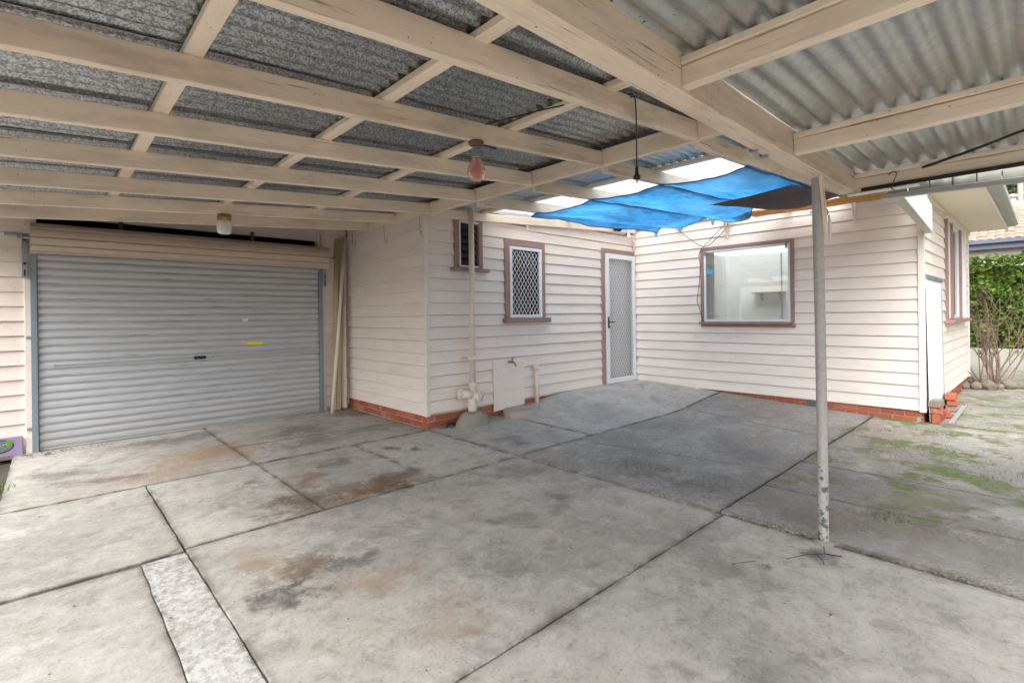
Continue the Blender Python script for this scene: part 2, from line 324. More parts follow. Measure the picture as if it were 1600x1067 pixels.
# ------------------------------------------------------------------ object helpers
def tag(o, label=None, cat=None, group=None, kind=None):
    for k, v in (('label', label), ('category', cat), ('group', group), ('kind', kind)):
        if v: o[k] = v
    return o
def empty(name, loc=(0, 0, 0), parent=None):
    o = bpy.data.objects.new(name, None); COL.objects.link(o); o.location = loc; o.empty_display_size = .1
    if parent: setp(o, parent)
    return o
def wloc(o):
    v = Vector(o.location); p = o.parent
    while p: v += Vector(p.location); p = p.parent
    return v
def setp(o, parent):            # every parent in this scene is unrotated, so only its place is taken off
    o.location = Vector(o.location) - wloc(parent); o.parent = parent
def link(name, me, mat, parent=None, loc=(0, 0, 0), rot=None, smooth=False):
    if mat and not me.materials: me.materials.append(MT[mat])
    if smooth:
        for p in me.polygons: p.use_smooth = True
    o = bpy.data.objects.new(name, me); COL.objects.link(o); o.location = loc
    if rot is not None: o.rotation_euler = rot
    if parent: setp(o, parent)
    return o
def mesh(name, v, f):
    me = bpy.data.meshes.new(name); me.from_pydata([tuple(p) for p in v], [], f); me.update(); return me
BOX = [(0, 3, 2, 1), (4, 5, 6, 7), (0, 1, 5, 4), (1, 2, 6, 5), (2, 3, 7, 6), (3, 0, 4, 7)]
def boxv(a, b):
    (x0, y0, z0), (x1, y1, z1) = a, b
    return [(x0, y0, z0), (x1, y0, z0), (x1, y1, z0), (x0, y1, z0), (x0, y0, z1), (x1, y0, z1), (x1, y1, z1), (x0, y1, z1)]
class MB:
    def __init__(s): s.v = []; s.f = []
    def add(s, v, f):
        k = len(s.v); s.v += [tuple(p) for p in v]; s.f += [tuple(i+k for i in q) for q in f]; return s
    def box(s, a, b): return s.add(boxv(a, b), BOX)
    def tube(s, pts, r, n=8, cap=True):
        pts = [Vector(p) for p in pts]; rs = r if isinstance(r, (list, tuple)) else [r]*len(pts)
        V = []; F = []
        nrm = None
        for i, p in enumerate(pts):
            d = (pts[min(i+1, len(pts)-1)]-pts[max(i-1, 0)])
            d = d.normalized() if d.length > 1e-9 else Vector((0, 0, 1))
            if nrm is None: nrm = d.orthogonal().normalized()
            nrm = (nrm - d*nrm.dot(d)); nrm = nrm.normalized() if nrm.length > 1e-6 else d.orthogonal().normalized()
            b = d.cross(nrm)
            for k in range(n):
                a = 2*math.pi*k/n; V.append(p+(nrm*math.cos(a)+b*math.sin(a))*rs[i])
        for i in range(len(pts)-1):
            for k in range(n): F.append((i*n+k, i*n+(k+1) % n, (i+1)*n+(k+1) % n, (i+1)*n+k))
        if cap: F.append(tuple(range(n-1, -1, -1))); F.append(tuple((len(pts)-1)*n+k for k in range(n)))
        return s.add(V, F)
    def lathe(s, prof, c=(0, 0, 0), n=20, axis='z'):
        V = []; F = []
        for (r, h) in prof:
            for k in range(n):
                a = 2*math.pi*k/n; p = (r*math.cos(a), r*math.sin(a), h)
                if axis == 'y': p = (p[0], p[2], p[1])
                if axis == 'x': p = (p[2], p[0], p[1])
                V.append((c[0]+p[0], c[1]+p[1], c[2]+p[2]))
        for i in range(len(prof)-1):
            for k in range(n): F.append((i*n+k, i*n+(k+1) % n, (i+1)*n+(k+1) % n, (i+1)*n+k))
        F.append(tuple(range(n-1, -1, -1))); F.append(tuple((len(prof)-1)*n+k for k in range(n)))
        return s.add(V, F)
    def build(s, name, mat, parent=None, smooth=False, loc=(0, 0, 0), bevel=0):
        me = mesh(name, s.v, s.f)
        if bevel: bevel_me(me, bevel)
        return link(name, me, mat, parent, loc, None, smooth)
def bevel_me(me, w, seg=1):
    bm = bmesh.new(); bm.from_mesh(me); bmesh.ops.recalc_face_normals(bm, faces=bm.faces)
    bmesh.ops.bevel(bm, geom=list(bm.edges), offset=w, segments=seg, affect='EDGES', profile=.5)
    bm.to_mesh(me); bm.free(); me.update()
def box(name, a, b, mat, parent=None, bevel=.003):
    a = Vector(a); b = Vector(b); a, b = Vector(map(min, a, b)), Vector(map(max, a, b)); c = (a+b)/2
    me = mesh(name, boxv(a-c, b-c), BOX)
    if bevel: bevel_me(me, min(bevel, min(b-a)*.3))
    return link(name, me, mat, parent, c)
def beam(name, a, b, w, h, mat, parent=None, bevel=.004, bow=.004, segs=8):
    """timber from a to b (centre of its underside), width w, height h; local X runs along the length"""
    a = Vector(a); b = Vector(b); L = (b-a).length; d = (b-a).normalized()
    side = Vector((0, 0, 1)).cross(d)
    side = side.normalized() if side.length > 1e-4 else Vector((0, 1, 0))
    upv = d.cross(side)
    sd_ = random.random()*50
    V = []; F = []; e = bevel
    prof = [(-w/2+e, 0), (w/2-e, 0), (w/2, e), (w/2, h-e), (w/2-e, h), (-w/2+e, h), (-w/2, h-e), (-w/2, e)]
    for i in range(segs+1):
        t = i/segs; oy = bow*noise.noise((t*2.3*max(1, L/3), sd_, 0)); oz = bow*noise.noise((t*2.3*max(1, L/3), sd_, 7))
        for k, (y, z) in enumerate(prof):
            j = bow*.25*noise.noise((t*L*6, sd_+k*3.1, 2))
            V.append((t*L, y+oy+j, z+oz+j))
    for i in range(segs):
        for k in range(8): F.append((i*8+k, i*8+(k+1) % 8, (i+1)*8+(k+1) % 8, (i+1)*8+k))
    F.append(tuple(range(7, -1, -1))); F.append(tuple(segs*8+k for k in range(8)))
    me = mesh(name, V, F)
    o = link(name, me, mat, None, a, Matrix((d, side, upv)).transposed().to_euler())
    if parent: setp(o, parent)
    return o
def fbm(x, y, z=0): return noise.fractal((x, y, z), 1.0, 2.0, 4)

# ------------------------------------------------------------------ ground and paving
def sst(a, b, x): t = min(1, max(0, (x-a)/(b-a))); return t*t*(3-2*t)
def hgt(x, y):
    a = sst(4.0, 5.7, x)*sst(3.5, 4.8, y); b = sst(5.9, 7.4, x)*min(1, max(0, (y-1.35)/3.1))
    return .172*max(a, b) + .004*noise.noise((x*.9, y*.9, 3))
g = mesh('ground', [(-250, -250, -.075), (250, -250, -.075), (250, 250, -.075), (-250, 250, -.075)], [(0, 1, 2, 3)])
tag(link('ground', g, 'soil'), kind='structure')
paving = empty('concrete_paving', (0, 0, 0)); tag(paving, kind='structure')
def slab(c, mat, dz=0, gap=.0048):
    """c: four corners in plan, counter-clockwise"""
    P = [Vector((*q, 0)) for q in c]
    L1 = max((P[1]-P[0]).length, (P[2]-P[3]).length); L2 = max((P[3]-P[0]).length, (P[2]-P[1]).length)
    nx, ny = max(3, int(L1/.07)), max(3, int(L2/.07))
    nx, ny = min(nx, 46), min(ny, 46)
    def grid(n, L): e = .006/L; return [0, e]+[e+(1-2*e)*i/n for i in range(1, n)]+[1-e, 1]
    gx, gy = grid(nx, L1), grid(ny, L2); nx += 2; ny += 2
    V = []; F = []
    def at(s, t): return (P[0]*(1-s)+P[1]*s)*(1-t)+(P[3]*(1-s)+P[2]*s)*t
    gs, gt = gap/L1, gap/L2
    for j in range(ny+1):
        for i in range(nx+1):
            s = gs+(1-2*gs)*gx[i]; t = gt+(1-2*gt)*gy[j]; p = at(s, t); e = i in (0, nx) or j in (0, ny)
            z = hgt(p.x, p.y)+dz
            if e:
                p.x += .006*noise.noise((p.x*9, p.y*9, 1)); p.y += .006*noise.noise((p.x*9, p.y*9, 5)); z -= .001+.004*abs(noise.noise((p.x*7, p.y*7, 9)))
            V.append((p.x, p.y, z))
    id_ = lambda i, j: j*(nx+1)+i
    for j in range(ny):
        for i in range(nx): F.append((id_(i, j), id_(i+1, j), id_(i+1, j+1), id_(i, j+1)))
    rim = [id_(i, 0) for i in range(nx)]+[id_(nx, j) for j in range(ny)]+[id_(i, ny) for i in range(nx, 0, -1)]+[id_(0, j) for j in range(ny, 0, -1)]
    k = len(V)
    for r in rim: V.append((V[r][0], V[r][1], V[r][2]-.07))
    for q in range(len(rim)): F.append((rim[q], k+q, k+(q+1) % len(rim), rim[(q+1) % len(rim)]))
    EA = [max(0, 1-min(min(gx[i], 1-gx[i])*L1, min(gy[j], 1-gy[j])*L2)/.075) for j in range(ny+1) for i in range(nx+1)]+[1]*len(rim)
    c0 = Vector((sum(p.x for p in P)/4, sum(p.y for p in P)/4, 0))
    me = mesh('concrete_slab', [Vector(v)-c0 for v in V], F)
    at_ = me.attributes.new('joint_dirt', 'FLOAT', 'POINT'); at_.data.foreach_set('value', EA)
    return link('concrete_slab', me, mat, paving, c0, None, False)
def rect(x0, x1, y0, y1): return [(x0, y0), (x1, y0), (x1, y1), (x0, y1)]
slab(rect(.58, 3.2, 1.455, 3.36), 'conc'); slab(rect(.58, 3.2, -2.6, 1.455), 'conc')
slab(rect(.372, .58, -2.6, 3.32), 'concw', -.003, .0025); slab(rect(-2.6, .372, -2.6, 3.30), 'conc', 0, .0015)
slab([(-2.6, 3.30), (.58, 3.34), (.58, 4.84), (-2.6, 4.86)], 'conc'); slab(rect(.58, 1.385, 3.36, 4.84), 'conc', .003)
slab(rect(1.385, 2.3, 3.36, 4.84), 'conc'); slab(rect(2.3, 3.2, 3.36, 4.84), 'conc', .002)
slab([(-.24, 4.85), (1.385, 4.85), (1.385, 6.98), (-.22, 6.98)], 'conc'); slab([(1.385, 4.85), (3.2, 4.85), (3.2, 5.47), (1.385, 5.64)], 'conc', .004); slab([(1.385, 5.64), (3.2, 5.47), (3.2, 6.98), (1.385, 6.98)], 'conc', .002)
slab(rect(3.2, 4.31, 3.37, 4.95), 'concr', .004); slab(rect(4.31, 7.42, 3.37, 4.95), 'concr', .006)
slab([(3.2, 1.49), (4.396, 1.49), (4.004, 3.36), (3.2, 3.36)], 'concg', .008); slab([(4.396, 1.49), (5.86, 1.5), (6.3, 3.36), (4.004, 3.36)], 'concg', .006); slab([(5.86, 1.5), (7.42, 1.5), (7.42, 3.36), (6.3, 3.36)], 'concg', .004)
slab([(3.262, -2.6), (4.08, -2.6), (3.94, 1.48), (3.214, 1.48)], 'concg', .010, .006); slab([(4.08, -2.6), (4.80, -2.6), (4.77, 1.48), (3.94, 1.48)], 'concg', .010); slab([(4.80, -2.6), (7.45, -2.6), (7.45, 1.48), (4.77, 1.48)], 'path', .010)
slab(rect(7.45, 10.9, -2.6, .995), 'path', .004); slab(rect(10.9, 15.45, -2.6, 2.6), 'path', .0)

# ------------------------------------------------------------------ weatherboard walls
def board_mesh(L, z0, z1, zb, ex):
    """one lapped board of length L along local X, outward is local -Y; front tapers from the lip at zb up"""
    def t(z): return .026-.018*min(1, max(0, (z-zb)/ex))
    if z0 <= zb+.001: pr = [(.006, z0), (-t(z0)+.004, z0), (-t(z0), z0+.004), (-t(z1), z1), (.006, z1)]
    else: pr = [(.006, z0), (-t(z0), z0), (-t(z1), z1), (.006, z1)]
    n = len(pr); seg = max(1, int(L/.5)); V = []; F = []; sd_ = random.random()*99
    for i in range(seg+1):
        x = L*i/seg
        for (y, z) in pr: V.append((x, y+(0 if y > 0 else .0022*noise.noise((x*1.4, sd_, z*9))), z+(.0022*noise.noise((x*.8, sd_, 4)))))
    for i in range(seg):
        for k in range(n): F.append((i*n+k, (i+1)*n+k, (i+1)*n+(k+1) % n, i*n+(k+1) % n))
    F.append(tuple(range(n))); F.append(tuple(seg*n+k for k in range(n-1, -1, -1)))
    return mesh('weatherboard', V, F)
def clad(parent, origin, ang, L, zs, ex, ztop, openings, mat='board', toplim=None):
    """lapped boards from origin along direction ang; openings: (u0,u1,z0,z1)"""
    o = Vector(origin); d = Vector((math.cos(ang), math.sin(ang), 0)); k = 0
    while True:
        zb = zs+k*ex; k += 1
        if zb > ztop-.02: break
        zt = min(zb+ex-(.006 if zb < 1.2 else .002), ztop)
        cuts = sorted([q for q in openings if q[2] < zt and q[3] > zb])
        pieces = []; u = 0
        if toplim: u = max(0, toplim(zb+ex))
        for (a, b, c, e) in cuts:
            if a > u: pieces.append((u, a, zb, zt))
            if c > zb+.012: pieces.append((max(u, a), b, zb, c))
            if e < zt-.02: pieces.append((max(u, a), b, e, zt))
            u = max(u, b)
        if u < L: pieces.append((u, L, zb, zt))
        split = []
        for (a, b, c, e) in pieces:
            if b-a > 2.0 and random.random() < .4:
                m = a+(b-a)*random.uniform(.25, .75); split += [(a, m-.001, c, e), (m+.001, b, c, e)]
            else: split.append((a, b, c, e))
        for (a, b, c, e) in split:
            if b-a < .01 or e-c < .006: continue
            me = board_mesh(b-a, c-zb, e-zb, 0, ex)
            p = o+d*a; q = link('weatherboard', me, mat, None, (p.x, p.y, zb), (0, 0, ang)); setp(q, parent)
def core(name, origin, ang, L, z0, z1, th, openings, mat, parent):
    """the wall behind the boards, with holes cut for the openings; inward is local +Y"""
    xs = sorted({0, L, *[q[0] for q in openings], *[q[1] for q in openings]}); zs = sorted({z0, z1, *[q[2] for q in openings], *[q[3] for q in openings]})
    xs = [x for x in xs if 0 <= x <= L]; zs = [z for z in zs if z0 <= z <= z1]
    b = MB()
    for i in range(len(xs)-1):
        for j in range(len(zs)-1):
            cx, cz = (xs[i]+xs[i+1])/2, (zs[j]+zs[j+1])/2
            if any(a < cx < c and d < cz < e for a, c, d, e in openings): continue
            b.box((xs[i], 0, zs[j]), (xs[i+1], th, zs[j+1]))
    me = mesh(name, b.v, b.f); q = link(name, me, mat, None, origin, (0, 0, ang)); setp(q, parent); return q
BR_ME = {}
def brick_me(L):
    k = round(L, 3)
    if k not in BR_ME:
        me = mesh('brick', boxv((-L/2, -.05, -.0310), (L/2, .05, .0310)), BOX); bevel_me(me, .004)
        for v in me.vertices: v.co += Vector((.0015*noise.noise(v.co*40), .0018*noise.noise(v.co*50), .0015*noise.noise(v.co*45+Vector((3, 3, 3)))))
        BR_ME[k] = me
    return BR_ME[k]
def plinth(parent, origin, ang, L, zlo, rows, skip=()):
    pl = empty('brick_plinth', origin, parent)
    o = Vector(origin); d = Vector((math.cos(ang), math.sin(ang), 0)); nrm = Vector((-d.y, d.x, 0))
    z1 = zlo+rows*.0715
    me = mesh('mortar_bed', boxv((0.006, .008, -.05), (L-.006, .09, z1)), BOX); q = link('mortar_bed', me, 'mortar', None, o, (0, 0, ang)); setp(q, pl)
    for r in range(rows):
        u = -.118 if r % 2 else 0
        z = zlo+r*.0715+.0355
        while u < L:
            a, b = max(u, 0), min(u+.228, L); u += .2375
            if b-a < .04: continue
            m = (a+b)/2
            if any(s[0] < m < s[1] for s in skip): continue
            p = o+d*m+nrm*(.049+random.uniform(-.002, .003)); p.z = z+random.uniform(-.0015, .0015)
            q = link('brick', brick_me(b-a), 'brick', None, p, (0, 0, ang+random.uniform(-.006, .006))); setp(q, pl)
    return pl

house = empty('weatherboard_house', (7.4, 4.862, 0))
tag(house, 'pink-cream weatherboard house with red brick base, screen door and picture window', 'house')
XA, YA, XB, YD, XC, YG, XE = 3.2, 4.862, 7.4, 1.0, 3.2, 6.9, 11.95
OFF = .012      # boards stand this far in front of the wall line
# openings, measured along each wall
oA = [(.463, .790, 1.885, 2.445), (1.275, 1.89, 1.265, 2.20), (3.33, 4.18, -.1, 2.275)]
oB = [(4.862-3.615, 4.862-2.395, 1.15, 2.23)]           # along -y from the corner
oD = [(1.72, 3.88, 1.16, 2.55)]
def roofz(x): return 2.405+.055*(x-3.2)
wA = empty('wall', (XA, YA, 0), house); wB = empty('wall', (XB, YA, 0), house); wC = empty('wall', (XC, YG, 0), house); wD = empty('wall', (XB, YD, 0), house)
clad(wA, (XA, YA+OFF, 0), 0, XB-XA+.03, .18, .1415, 2.72, oA, toplim=lambda zt: (zt-.09-2.405)/.055)
core('wall_frame', (XA+.03, YA+OFF+.022, 0), 0, XB-XA, -.05, 2.50, .09, [(a-.03, b-.03, c, d) for a, b, c, d in oA], 'board', wA)
core('wall_frame', (XA+1.9, YA+OFF+.022, 0), 0, XB-XA-1.9, 2.502, 2.60, .09, [], 'board', wA)
clad(wB, (XB+OFF, YA, 0), -math.pi/2, YA-YD, .138, .1433, 2.86, oB)
core('wall_frame', (XB+OFF+.022, YA, 0), -math.pi/2, YA-YD-.02, -.05, 2.86, .09, oB, 'room', wB)
clad(wC, (XC+OFF, YG+.06, 0), -math.pi/2, YG-YA+.055, .152, .1433, 2.45, [])
core('wall_frame', (XC+OFF+.022, YG+.02, 0), -math.pi/2, YG-YA-.02, -.05, 2.62, .09, [], 'board', wC)
clad(wD, (XB, YD+OFF, 0), 0, XE-XB, .138, .1433, 2.66, oD)
core('wall_frame', (XB+.04, YD+OFF+.022, 0), 0, XE-XB-.02, -.05, 2.66, .09, [(a-.02, b-.02, c, d) for a, b, c, d in oD], 'room', wD)
# corner stops
def stop(p, z0, z1, wx=.055, wy=.055, par=house): box('corner_board', (p[0], p[1], z0), (p[0]+wx, p[1]+wy, z1), 'board', par, .003)
stop((XC-.022, YA-.018), .152, 2.447, .05, .05); stop((XB-.026, YD-.018), .125, 2.36, .048, .062); stop((XE-.03, YD-.02), .12, 2.64, .05, .05)
stop((XB-.018, YA-.020), .18, 2.6, .024, .024); stop((XC-.016, YG-.03), .06, 2.44, .03, .05)
# brick base
plinth(house, (XC+.006, YG, 0), -math.pi/2, YG-YA-.004, .004, 2); plinth(house, (XC+.006, YA+.010, 0), 0, 3.3, .012, 2)
plB = plinth(house, (XB+.008, YA, 0), -math.pi/2, YA-YD-.03, -.012, 2, skip=((.72, .95), (2.64, 2.77))); plinth(house, (XB+.03, YD+.010, 0), 0, XE-XB-.04, -.01, 2)
for (y0, y1, z0, z1) in ((3.905, 4.145, .09, .155), (2.098, 2.215, .004, .128)):
    v = empty('vent', (XB, (y0+y1)/2, z0), house); b = MB(); b.box((XB-.002, y0, z0), (XB+.05, y1, z1)); b.build('vent_shade', 'dark', v)  # dark block paints in the shade behind the grille
    b = MB(); ny, nz = max(3, int((y1-y0)/.016)), max(3, int((z1-z0)/.016))
    for i in range(ny+1): y = y0+(y1-y0)*i/ny; b.box((XB-.008, y-.0022, z0), (XB-.004, y+.0022, z1))
    for i in range(nz+1): z = z0+(z1-z0)*i/nz; b.box((XB-.0115, y0, z-.0022), (XB-.0083, y1, z+.0022))
    b.build('vent_grille', 'galv', v)

# ---- windows and screen door on the door wall
def frame_rect(x0, x1, z0, z1, w, y0, y1, sides='ltrb'):
    b = MB()
    if 'l' in sides: b.box((x0, y0, z0), (x0+w, y1, z1))
    if 'r' in sides: b.box((x1-w, y0, z0), (x1, y1, z1))
    if 't' in sides: b.box((x0+w, y0+.001, z1-w), (x1-w, y1, z1))
    if 'b' in sides: b.box((x0+w, y0+.001, z0), (x1-w, y1, z0+w))
    return b
def grille(x0, x1, z0, z1, dx, dz, y, w=.0055, th=.004):
    """diamond security mesh of crossing bars, clipped to the rectangle"""
    b = MB()
    for s in (1, -1):
        k = dz/dx*s; Wd = x1-x0; Hh = z1-z0
        c = -Wd*abs(k)-dz if s > 0 else 0
        while c < Hh+Wd*abs(k)+dz:
            # line z = c + k x
            xs = []
            lo, hi = 0, Wd
            if k > 0: lo = max(lo, -c/k); hi = min(hi, (Hh-c)/k)
            else: lo = max(lo, (Hh-c)/k); hi = min(hi, -c/k)
            if hi-lo > .004:
                a = Vector((x0+lo, 0, z0+c+k*lo)); e = Vector((x0+hi, 0, z0+c+k*hi)); d = (e-a).normalized(); nn = Vector((-d.z, 0, d.x))*w/2
                yy = y+(.0021 if s > 0 else -.0021)
                V = [a-nn, e-nn, e+nn, a+nn]
                b.add([(p.x, yy-th/2, p.z) for p in V]+[(p.x, yy+th/2, p.z) for p in V], BOX)
            c += dz
    return b
# small louvre window up under the roof
w1 = empty('window', (3.83, YA, 1.88), house); w1['label'] = 'small dark louvre window behind the drain pipe'
frame_rect(3.597, 4.03, 1.862, 2.50, .066, YA-.030, YA+.03, 'lr').build('window_frame', 'trim', w1, bevel=.003)
frame_rect(3.664, 3.99, 1.886, 2.447, .022, YA-.028, YA+.02).build('sash', 'white', w1, bevel=.002)
box('sill', (3.541, YA-.075, 1.835), (4.11, YA+.02, 1.874), 'trim', w1, .004)
for i in range(6):
    z = 1.915+i*.088; me = mesh('louvre_blade', [(3.69, YA+.005, z), (3.965, YA+.005, z), (3.965, YA+.045, z+.082), (3.69, YA+.045, z+.082)], [(0, 1, 2, 3)]); link('louvre_blade', me, 'dark', w1)
box('shade_backing', (3.664, YA+.09, 1.886), (3.99, YA+.10, 2.447), 'dark', w1, 0)  # black sheet stands in for the shaded room behind
# barred window
w2 = empty('window', (4.78, YA, 1.2), house); w2['label'] = 'window with white diamond security grille and brown frame'
frame_rect(4.40, 5.155, 1.262, 2.29, .074, YA-.034, YA+.03, 'ltr').build('window_frame', 'trim', w2, bevel=.003)
box('sill', (4.365, YA-.085, 1.196), (5.22, YA+.02, 1.2605), 'trim', w2, .006)
frame_rect(4.478, 5.078, 1.263, 2.204, .040, YA-.046, YA-.012).build('grille_frame', 'white', w2, bevel=.003)
grille(4.518, 5.038, 1.303, 2.164, .068, .098, YA-.029).build('security_grille', 'white', w2)
box('pane', (4.48, YA+.03, 1.265), (5.08, YA+.035, 2.2), 'glass', w2, 0); box('shade_backing', (4.47, YA+.12, 1.26), (5.09, YA+.13, 2.205), 'dark', w2, 0)  # the dark sheet paints an unlit room behind the pane
# screen door
dr = empty('screen_door', (6.95, YA, .18), house); dr['label'] = 'white security screen door with diamond mesh'
DX0, DX1, DZ0, DZ1 = 6.555, 7.372, .185, 2.265
box('door_jamb', (6.468, YA-.030, .165), (6.540, YA+.03, 2.345), 'trim', dr, .003); box('door_head', (6.5405, YA-.029, DZ1+.006), (7.378, YA+.03, 2.345), 'trim', dr, .003)
frame_rect(DX0, DX1, DZ0, DZ1, .078, YA-.052, YA-.022).build('door_frame', 'white', dr, bevel=.003)
grille(DX0+.078, DX1-.078, DZ0+.078, DZ1-.078, .069, .098, YA-.037, .0060).build('security_grille', 'white', dr)
box('inner_door', (6.545, YA+.05, .17), (7.372, YA+.085, 2.275), 'gutterc', dr, .002)
b = MB(); b.box((DX0+.022, YA-.062, 1.07), (DX0+.052, YA-.0525, 1.25)); b.tube([(DX0+.037, YA-.06, 1.17), (DX0+.037, YA-.10, 1.17), (DX0+.13, YA-.105, 1.168)], .009)
b.lathe([(.008, 0), (.010, .015), (.008, .02)], (DX0+.037, YA-.080, 1.105), 10, 'y'); b.build('handle', 'black', dr)
for z in (.5, 1.22, 1.95): box('hinge', (DX1-.004, YA-.060, z), (DX1+.009, YA-.046, z+.08), 'galv', dr, .002)
# picture window
w3 = empty('window', (XB, 3.0, 1.1), house); w3['label'] = 'large picture window with white sash and brown frame'
def fr_y(y0, y1, z0, z1, w, x0, x1, sides='ltrb'):
    b = MB()
    if 'l' in sides: b.box((x0, y1-w, z0), (x1, y1, z1))
    if 'r' in sides: b.box((x0, y0, z0), (x1, y0+w, z1))
    if 't' in sides: b.box((x0+.001, y0+w, z1-w), (x1, y1-w, z1))
    if 'b' in sides: b.box((x0+.001, y0+w, z0), (x1, y1-w, z0+w))
    return b
fr_y(2.348, 3.655, 1.145, 2.285, .045, XB-.036, XB+.06, 'ltr').build('window_frame', 'trim', w3, bevel=.003)
box('sill', (XB-.090, 2.385, 1.128), (XB+.05, 3.665, 1.163), 'trim', w3, .005); box('apron', (XB-.030, 2.34, 1.088), (XB+.02, 3.66, 1.126), 'trim', w3, .004)
fr_y(2.395, 3.608, 1.166, 2.238, .030, XB-.024, XB+.03).build('sash', 'white', w3, bevel=.003)
box('pane', (XB+.002, 2.425, 1.196), (XB+.007, 3.578, 2.208), 'glass', w3, 0)
me = mesh('aqua_sticker', [(XB-.004, 3.57, 1.885), (XB-.004, 3.47, 1.895), (XB-.004, 3.48, 1.945), (XB-.004, 3.57, 1.945)], [(0, 1, 2, 3)]); link('aqua_sticker', me, 'aqua', w3)
for y in (3.585, 2.44):
    b = MB(); b.box((XB-.034, y-.012, 2.16), (XB-.0245, y+.012, 2.235)); b.tube([(XB-.04, y, 2.245), (XB-.055, y, 2.22), (XB-.04, y, 2.19)], .006, 6); b.build('window_latch', 'galv', w3)
# side window
w4 = empty('window', (10.2, YD, 1.15), house); w4['label'] = 'tall side window with white sashes and pale brown frame'
for (x0, x1) in ((9.10, 9.165), (9.62, 9.69), (10.62, 10.70), (11.20, 11.28)): box('mullion', (x0, YD-.040, 1.165), (x1, YD+.06, 2.548), 'trim' if x0 < 10.7 else 'white', w4, .003)
box('window_head', (9.05, YD-.05, 2.55), (11.32, YD+.06, 2.60), 'board', w4, .003); box('sill', (9.05, YD-.105, 1.11), (11.33, YD+.03, 1.160), 'trim', w4, .005)
for (x0, x1) in ((9.165, 9.62), (9.69, 10.62), (10.70, 11.20)):
    frame_rect(x0, x1, 1.17, 2.545, .045, YD-.010, YD+.03).build('sash', 'white', w4, bevel=.003)
    box('pane', (x0+.045, YD+.012, 1.215), (x1-.045, YD+.017, 2.5), 'glass', w4, 0)
box('meeting_rail', (9.21, YD-.012, 1.82), (9.575, YD+.028, 1.86), 'white', w4, .002)
for (x0, x1) in ((9.72, 9.98), (10.75, 11.0)):
    b = MB(); n_ = 24
    V = [(x0+(x1-x0)*i/n_, YD+.07+.018*math.sin(i*1.25), z) for z in (1.2, 2.5) for i in range(n_+1)]
    b.add(V, [(i, i+1, n_+2+i, n_+1+i) for i in range(n_)]); b.build('curtain', 'curtain', w4, True)

# ---- the room behind the picture window
room = empty('room', (9.5, 3, .3), house)
b = MB(); b.box((XB+.11, YD+.11, .25), (XE, YA+.5, .30)); b.build('room_floor', 'soffit', room)
b = MB(); b.box((XB+.11, YD+.11, 2.62), (10.0, YA+.5, 2.66)); b.box((10.002, YD+.11, 2.62), (XE, 3.1, 2.66)); b.build('room_ceiling', 'room', room)  # back corner left open: invented skylight to brighten the room
b = MB(); b.box((XE-.05, YD+.11, .302), (XE, 1.15, 2.618)); b.box((XE-.05, 3.4, .302), (XE, YA+.5, 2.618)); b.box((XE-.05, 1.152, .302), (XE, 3.398, .35)); b.box((XE-.05, 1.152, 2.58), (XE, 3.398, 2.618)); b.build('room_wall', 'room', room)  # unseen opening in the end wall, added to bring daylight in
b = MB(); b.box((XB+.11, YA+.4, .302), (XE-.052, YA+.45, 2.618)); b.build('room_wall', 'room', room)
b = MB(); b.box((8.6, 4.62, .302), (9.9, YA+.398, 2.618)); b.build('cupboard', 'room', room)
box('wall_batten', (XE-.072, 4.02, .31), (XE-.052, 4.05, 2.6), 'gutterc', room, .002)
sh = empty('shelf', (11.8, 4.27, 1.70), room)
box('shelf_board', (11.68, 3.94, 1.722), (XE-.053, 4.60, 1.745), 'raw', sh, .002)
for y in (4.05, 4.45):
    b = MB(); b.tube([(XE-.06, y, 1.72), (XE-.06, y, 1.55)], .008, 6); b.tube([(XE-.06, y, 1.716), (11.71, y, 1.716)], .008, 6)
    b.tube([(XE-.06-.12*math.sin(t*math.pi/16)*(.5+t/20), y, 1.56+.15*t/16) for t in range(17)], .006, 6); b.build('shelf_bracket', 'black', sh)

# ---- eaves, gutter and roof of the house
ev = empty('eave', (9.6, .7, 2.64), house)
for (x0, x1) in ((7.45, 9.95), (9.956, 12.02)): box('soffit_sheet', (x0, .52, 2.662), (x1, 1.0, 2.672), 'soffit', ev, .002)
box('soffit_bead', (7.45, .962, 2.612), (12.0, .998, 2.660), 'soffit', ev, .006); box('fascia_board', (7.45, .485, 2.63), (12.05, .512, 2.80), 'board', ev, .003)
b = MB(); V = []; prof = [(.483, 2.80), (.483, 2.69), (.40, 2.69), (.362, 2.72), (.362, 2.79), (.372, 2.805), (.378, 2.80), (.376, 2.73), (.405, 2.70), (.475, 2.70), (.475, 2.80)]
for x in (7.40, 12.0): V += [(x, y, z) for y, z in prof]
n_ = len(prof); b.add(V, [(k, (k+1) % n_, n_+(k+1) % n_, n_+k) for k in range(n_)]+[tuple(range(n_-1, -1, -1)), tuple(range(n_, 2*n_))]); b.build('gutter', 'gutterc', ev)
me = mesh('roof', [(7.36, .40, 2.81), (12.4, .40, 2.81), (12.4, 10.5, 2.81), (7.36, 10.5, 2.81), (9.9, 2.9, 4.1), (9.9, 8, 4.1), (7.36, .4, 2.87), (12.4, .4, 2.87), (12.4, 10.5, 2.87), (7.36, 10.5, 2.87), (12.4, 3.0, 2.87), (9.9, 3.0, 4.1), (12.4, 5.2, 2.87), (9.9, 5.2, 4.1)],
          [(0, 1, 7, 6), (1, 2, 8, 7), (2, 3, 9, 8), (3, 0, 6, 9), (6, 7, 4), (8, 9, 5), (9, 6, 4, 5), (7, 10, 11, 4), (12, 8, 5, 13)]); link('roof', me, 'tile', house)  # gap in the east slope added so daylight reaches the room
me = mesh('roof', boxv((3.22, 4.98, 2.64), (7.35, 10.5, 2.70)), BOX); link('roof', me, 'sheetr', house)

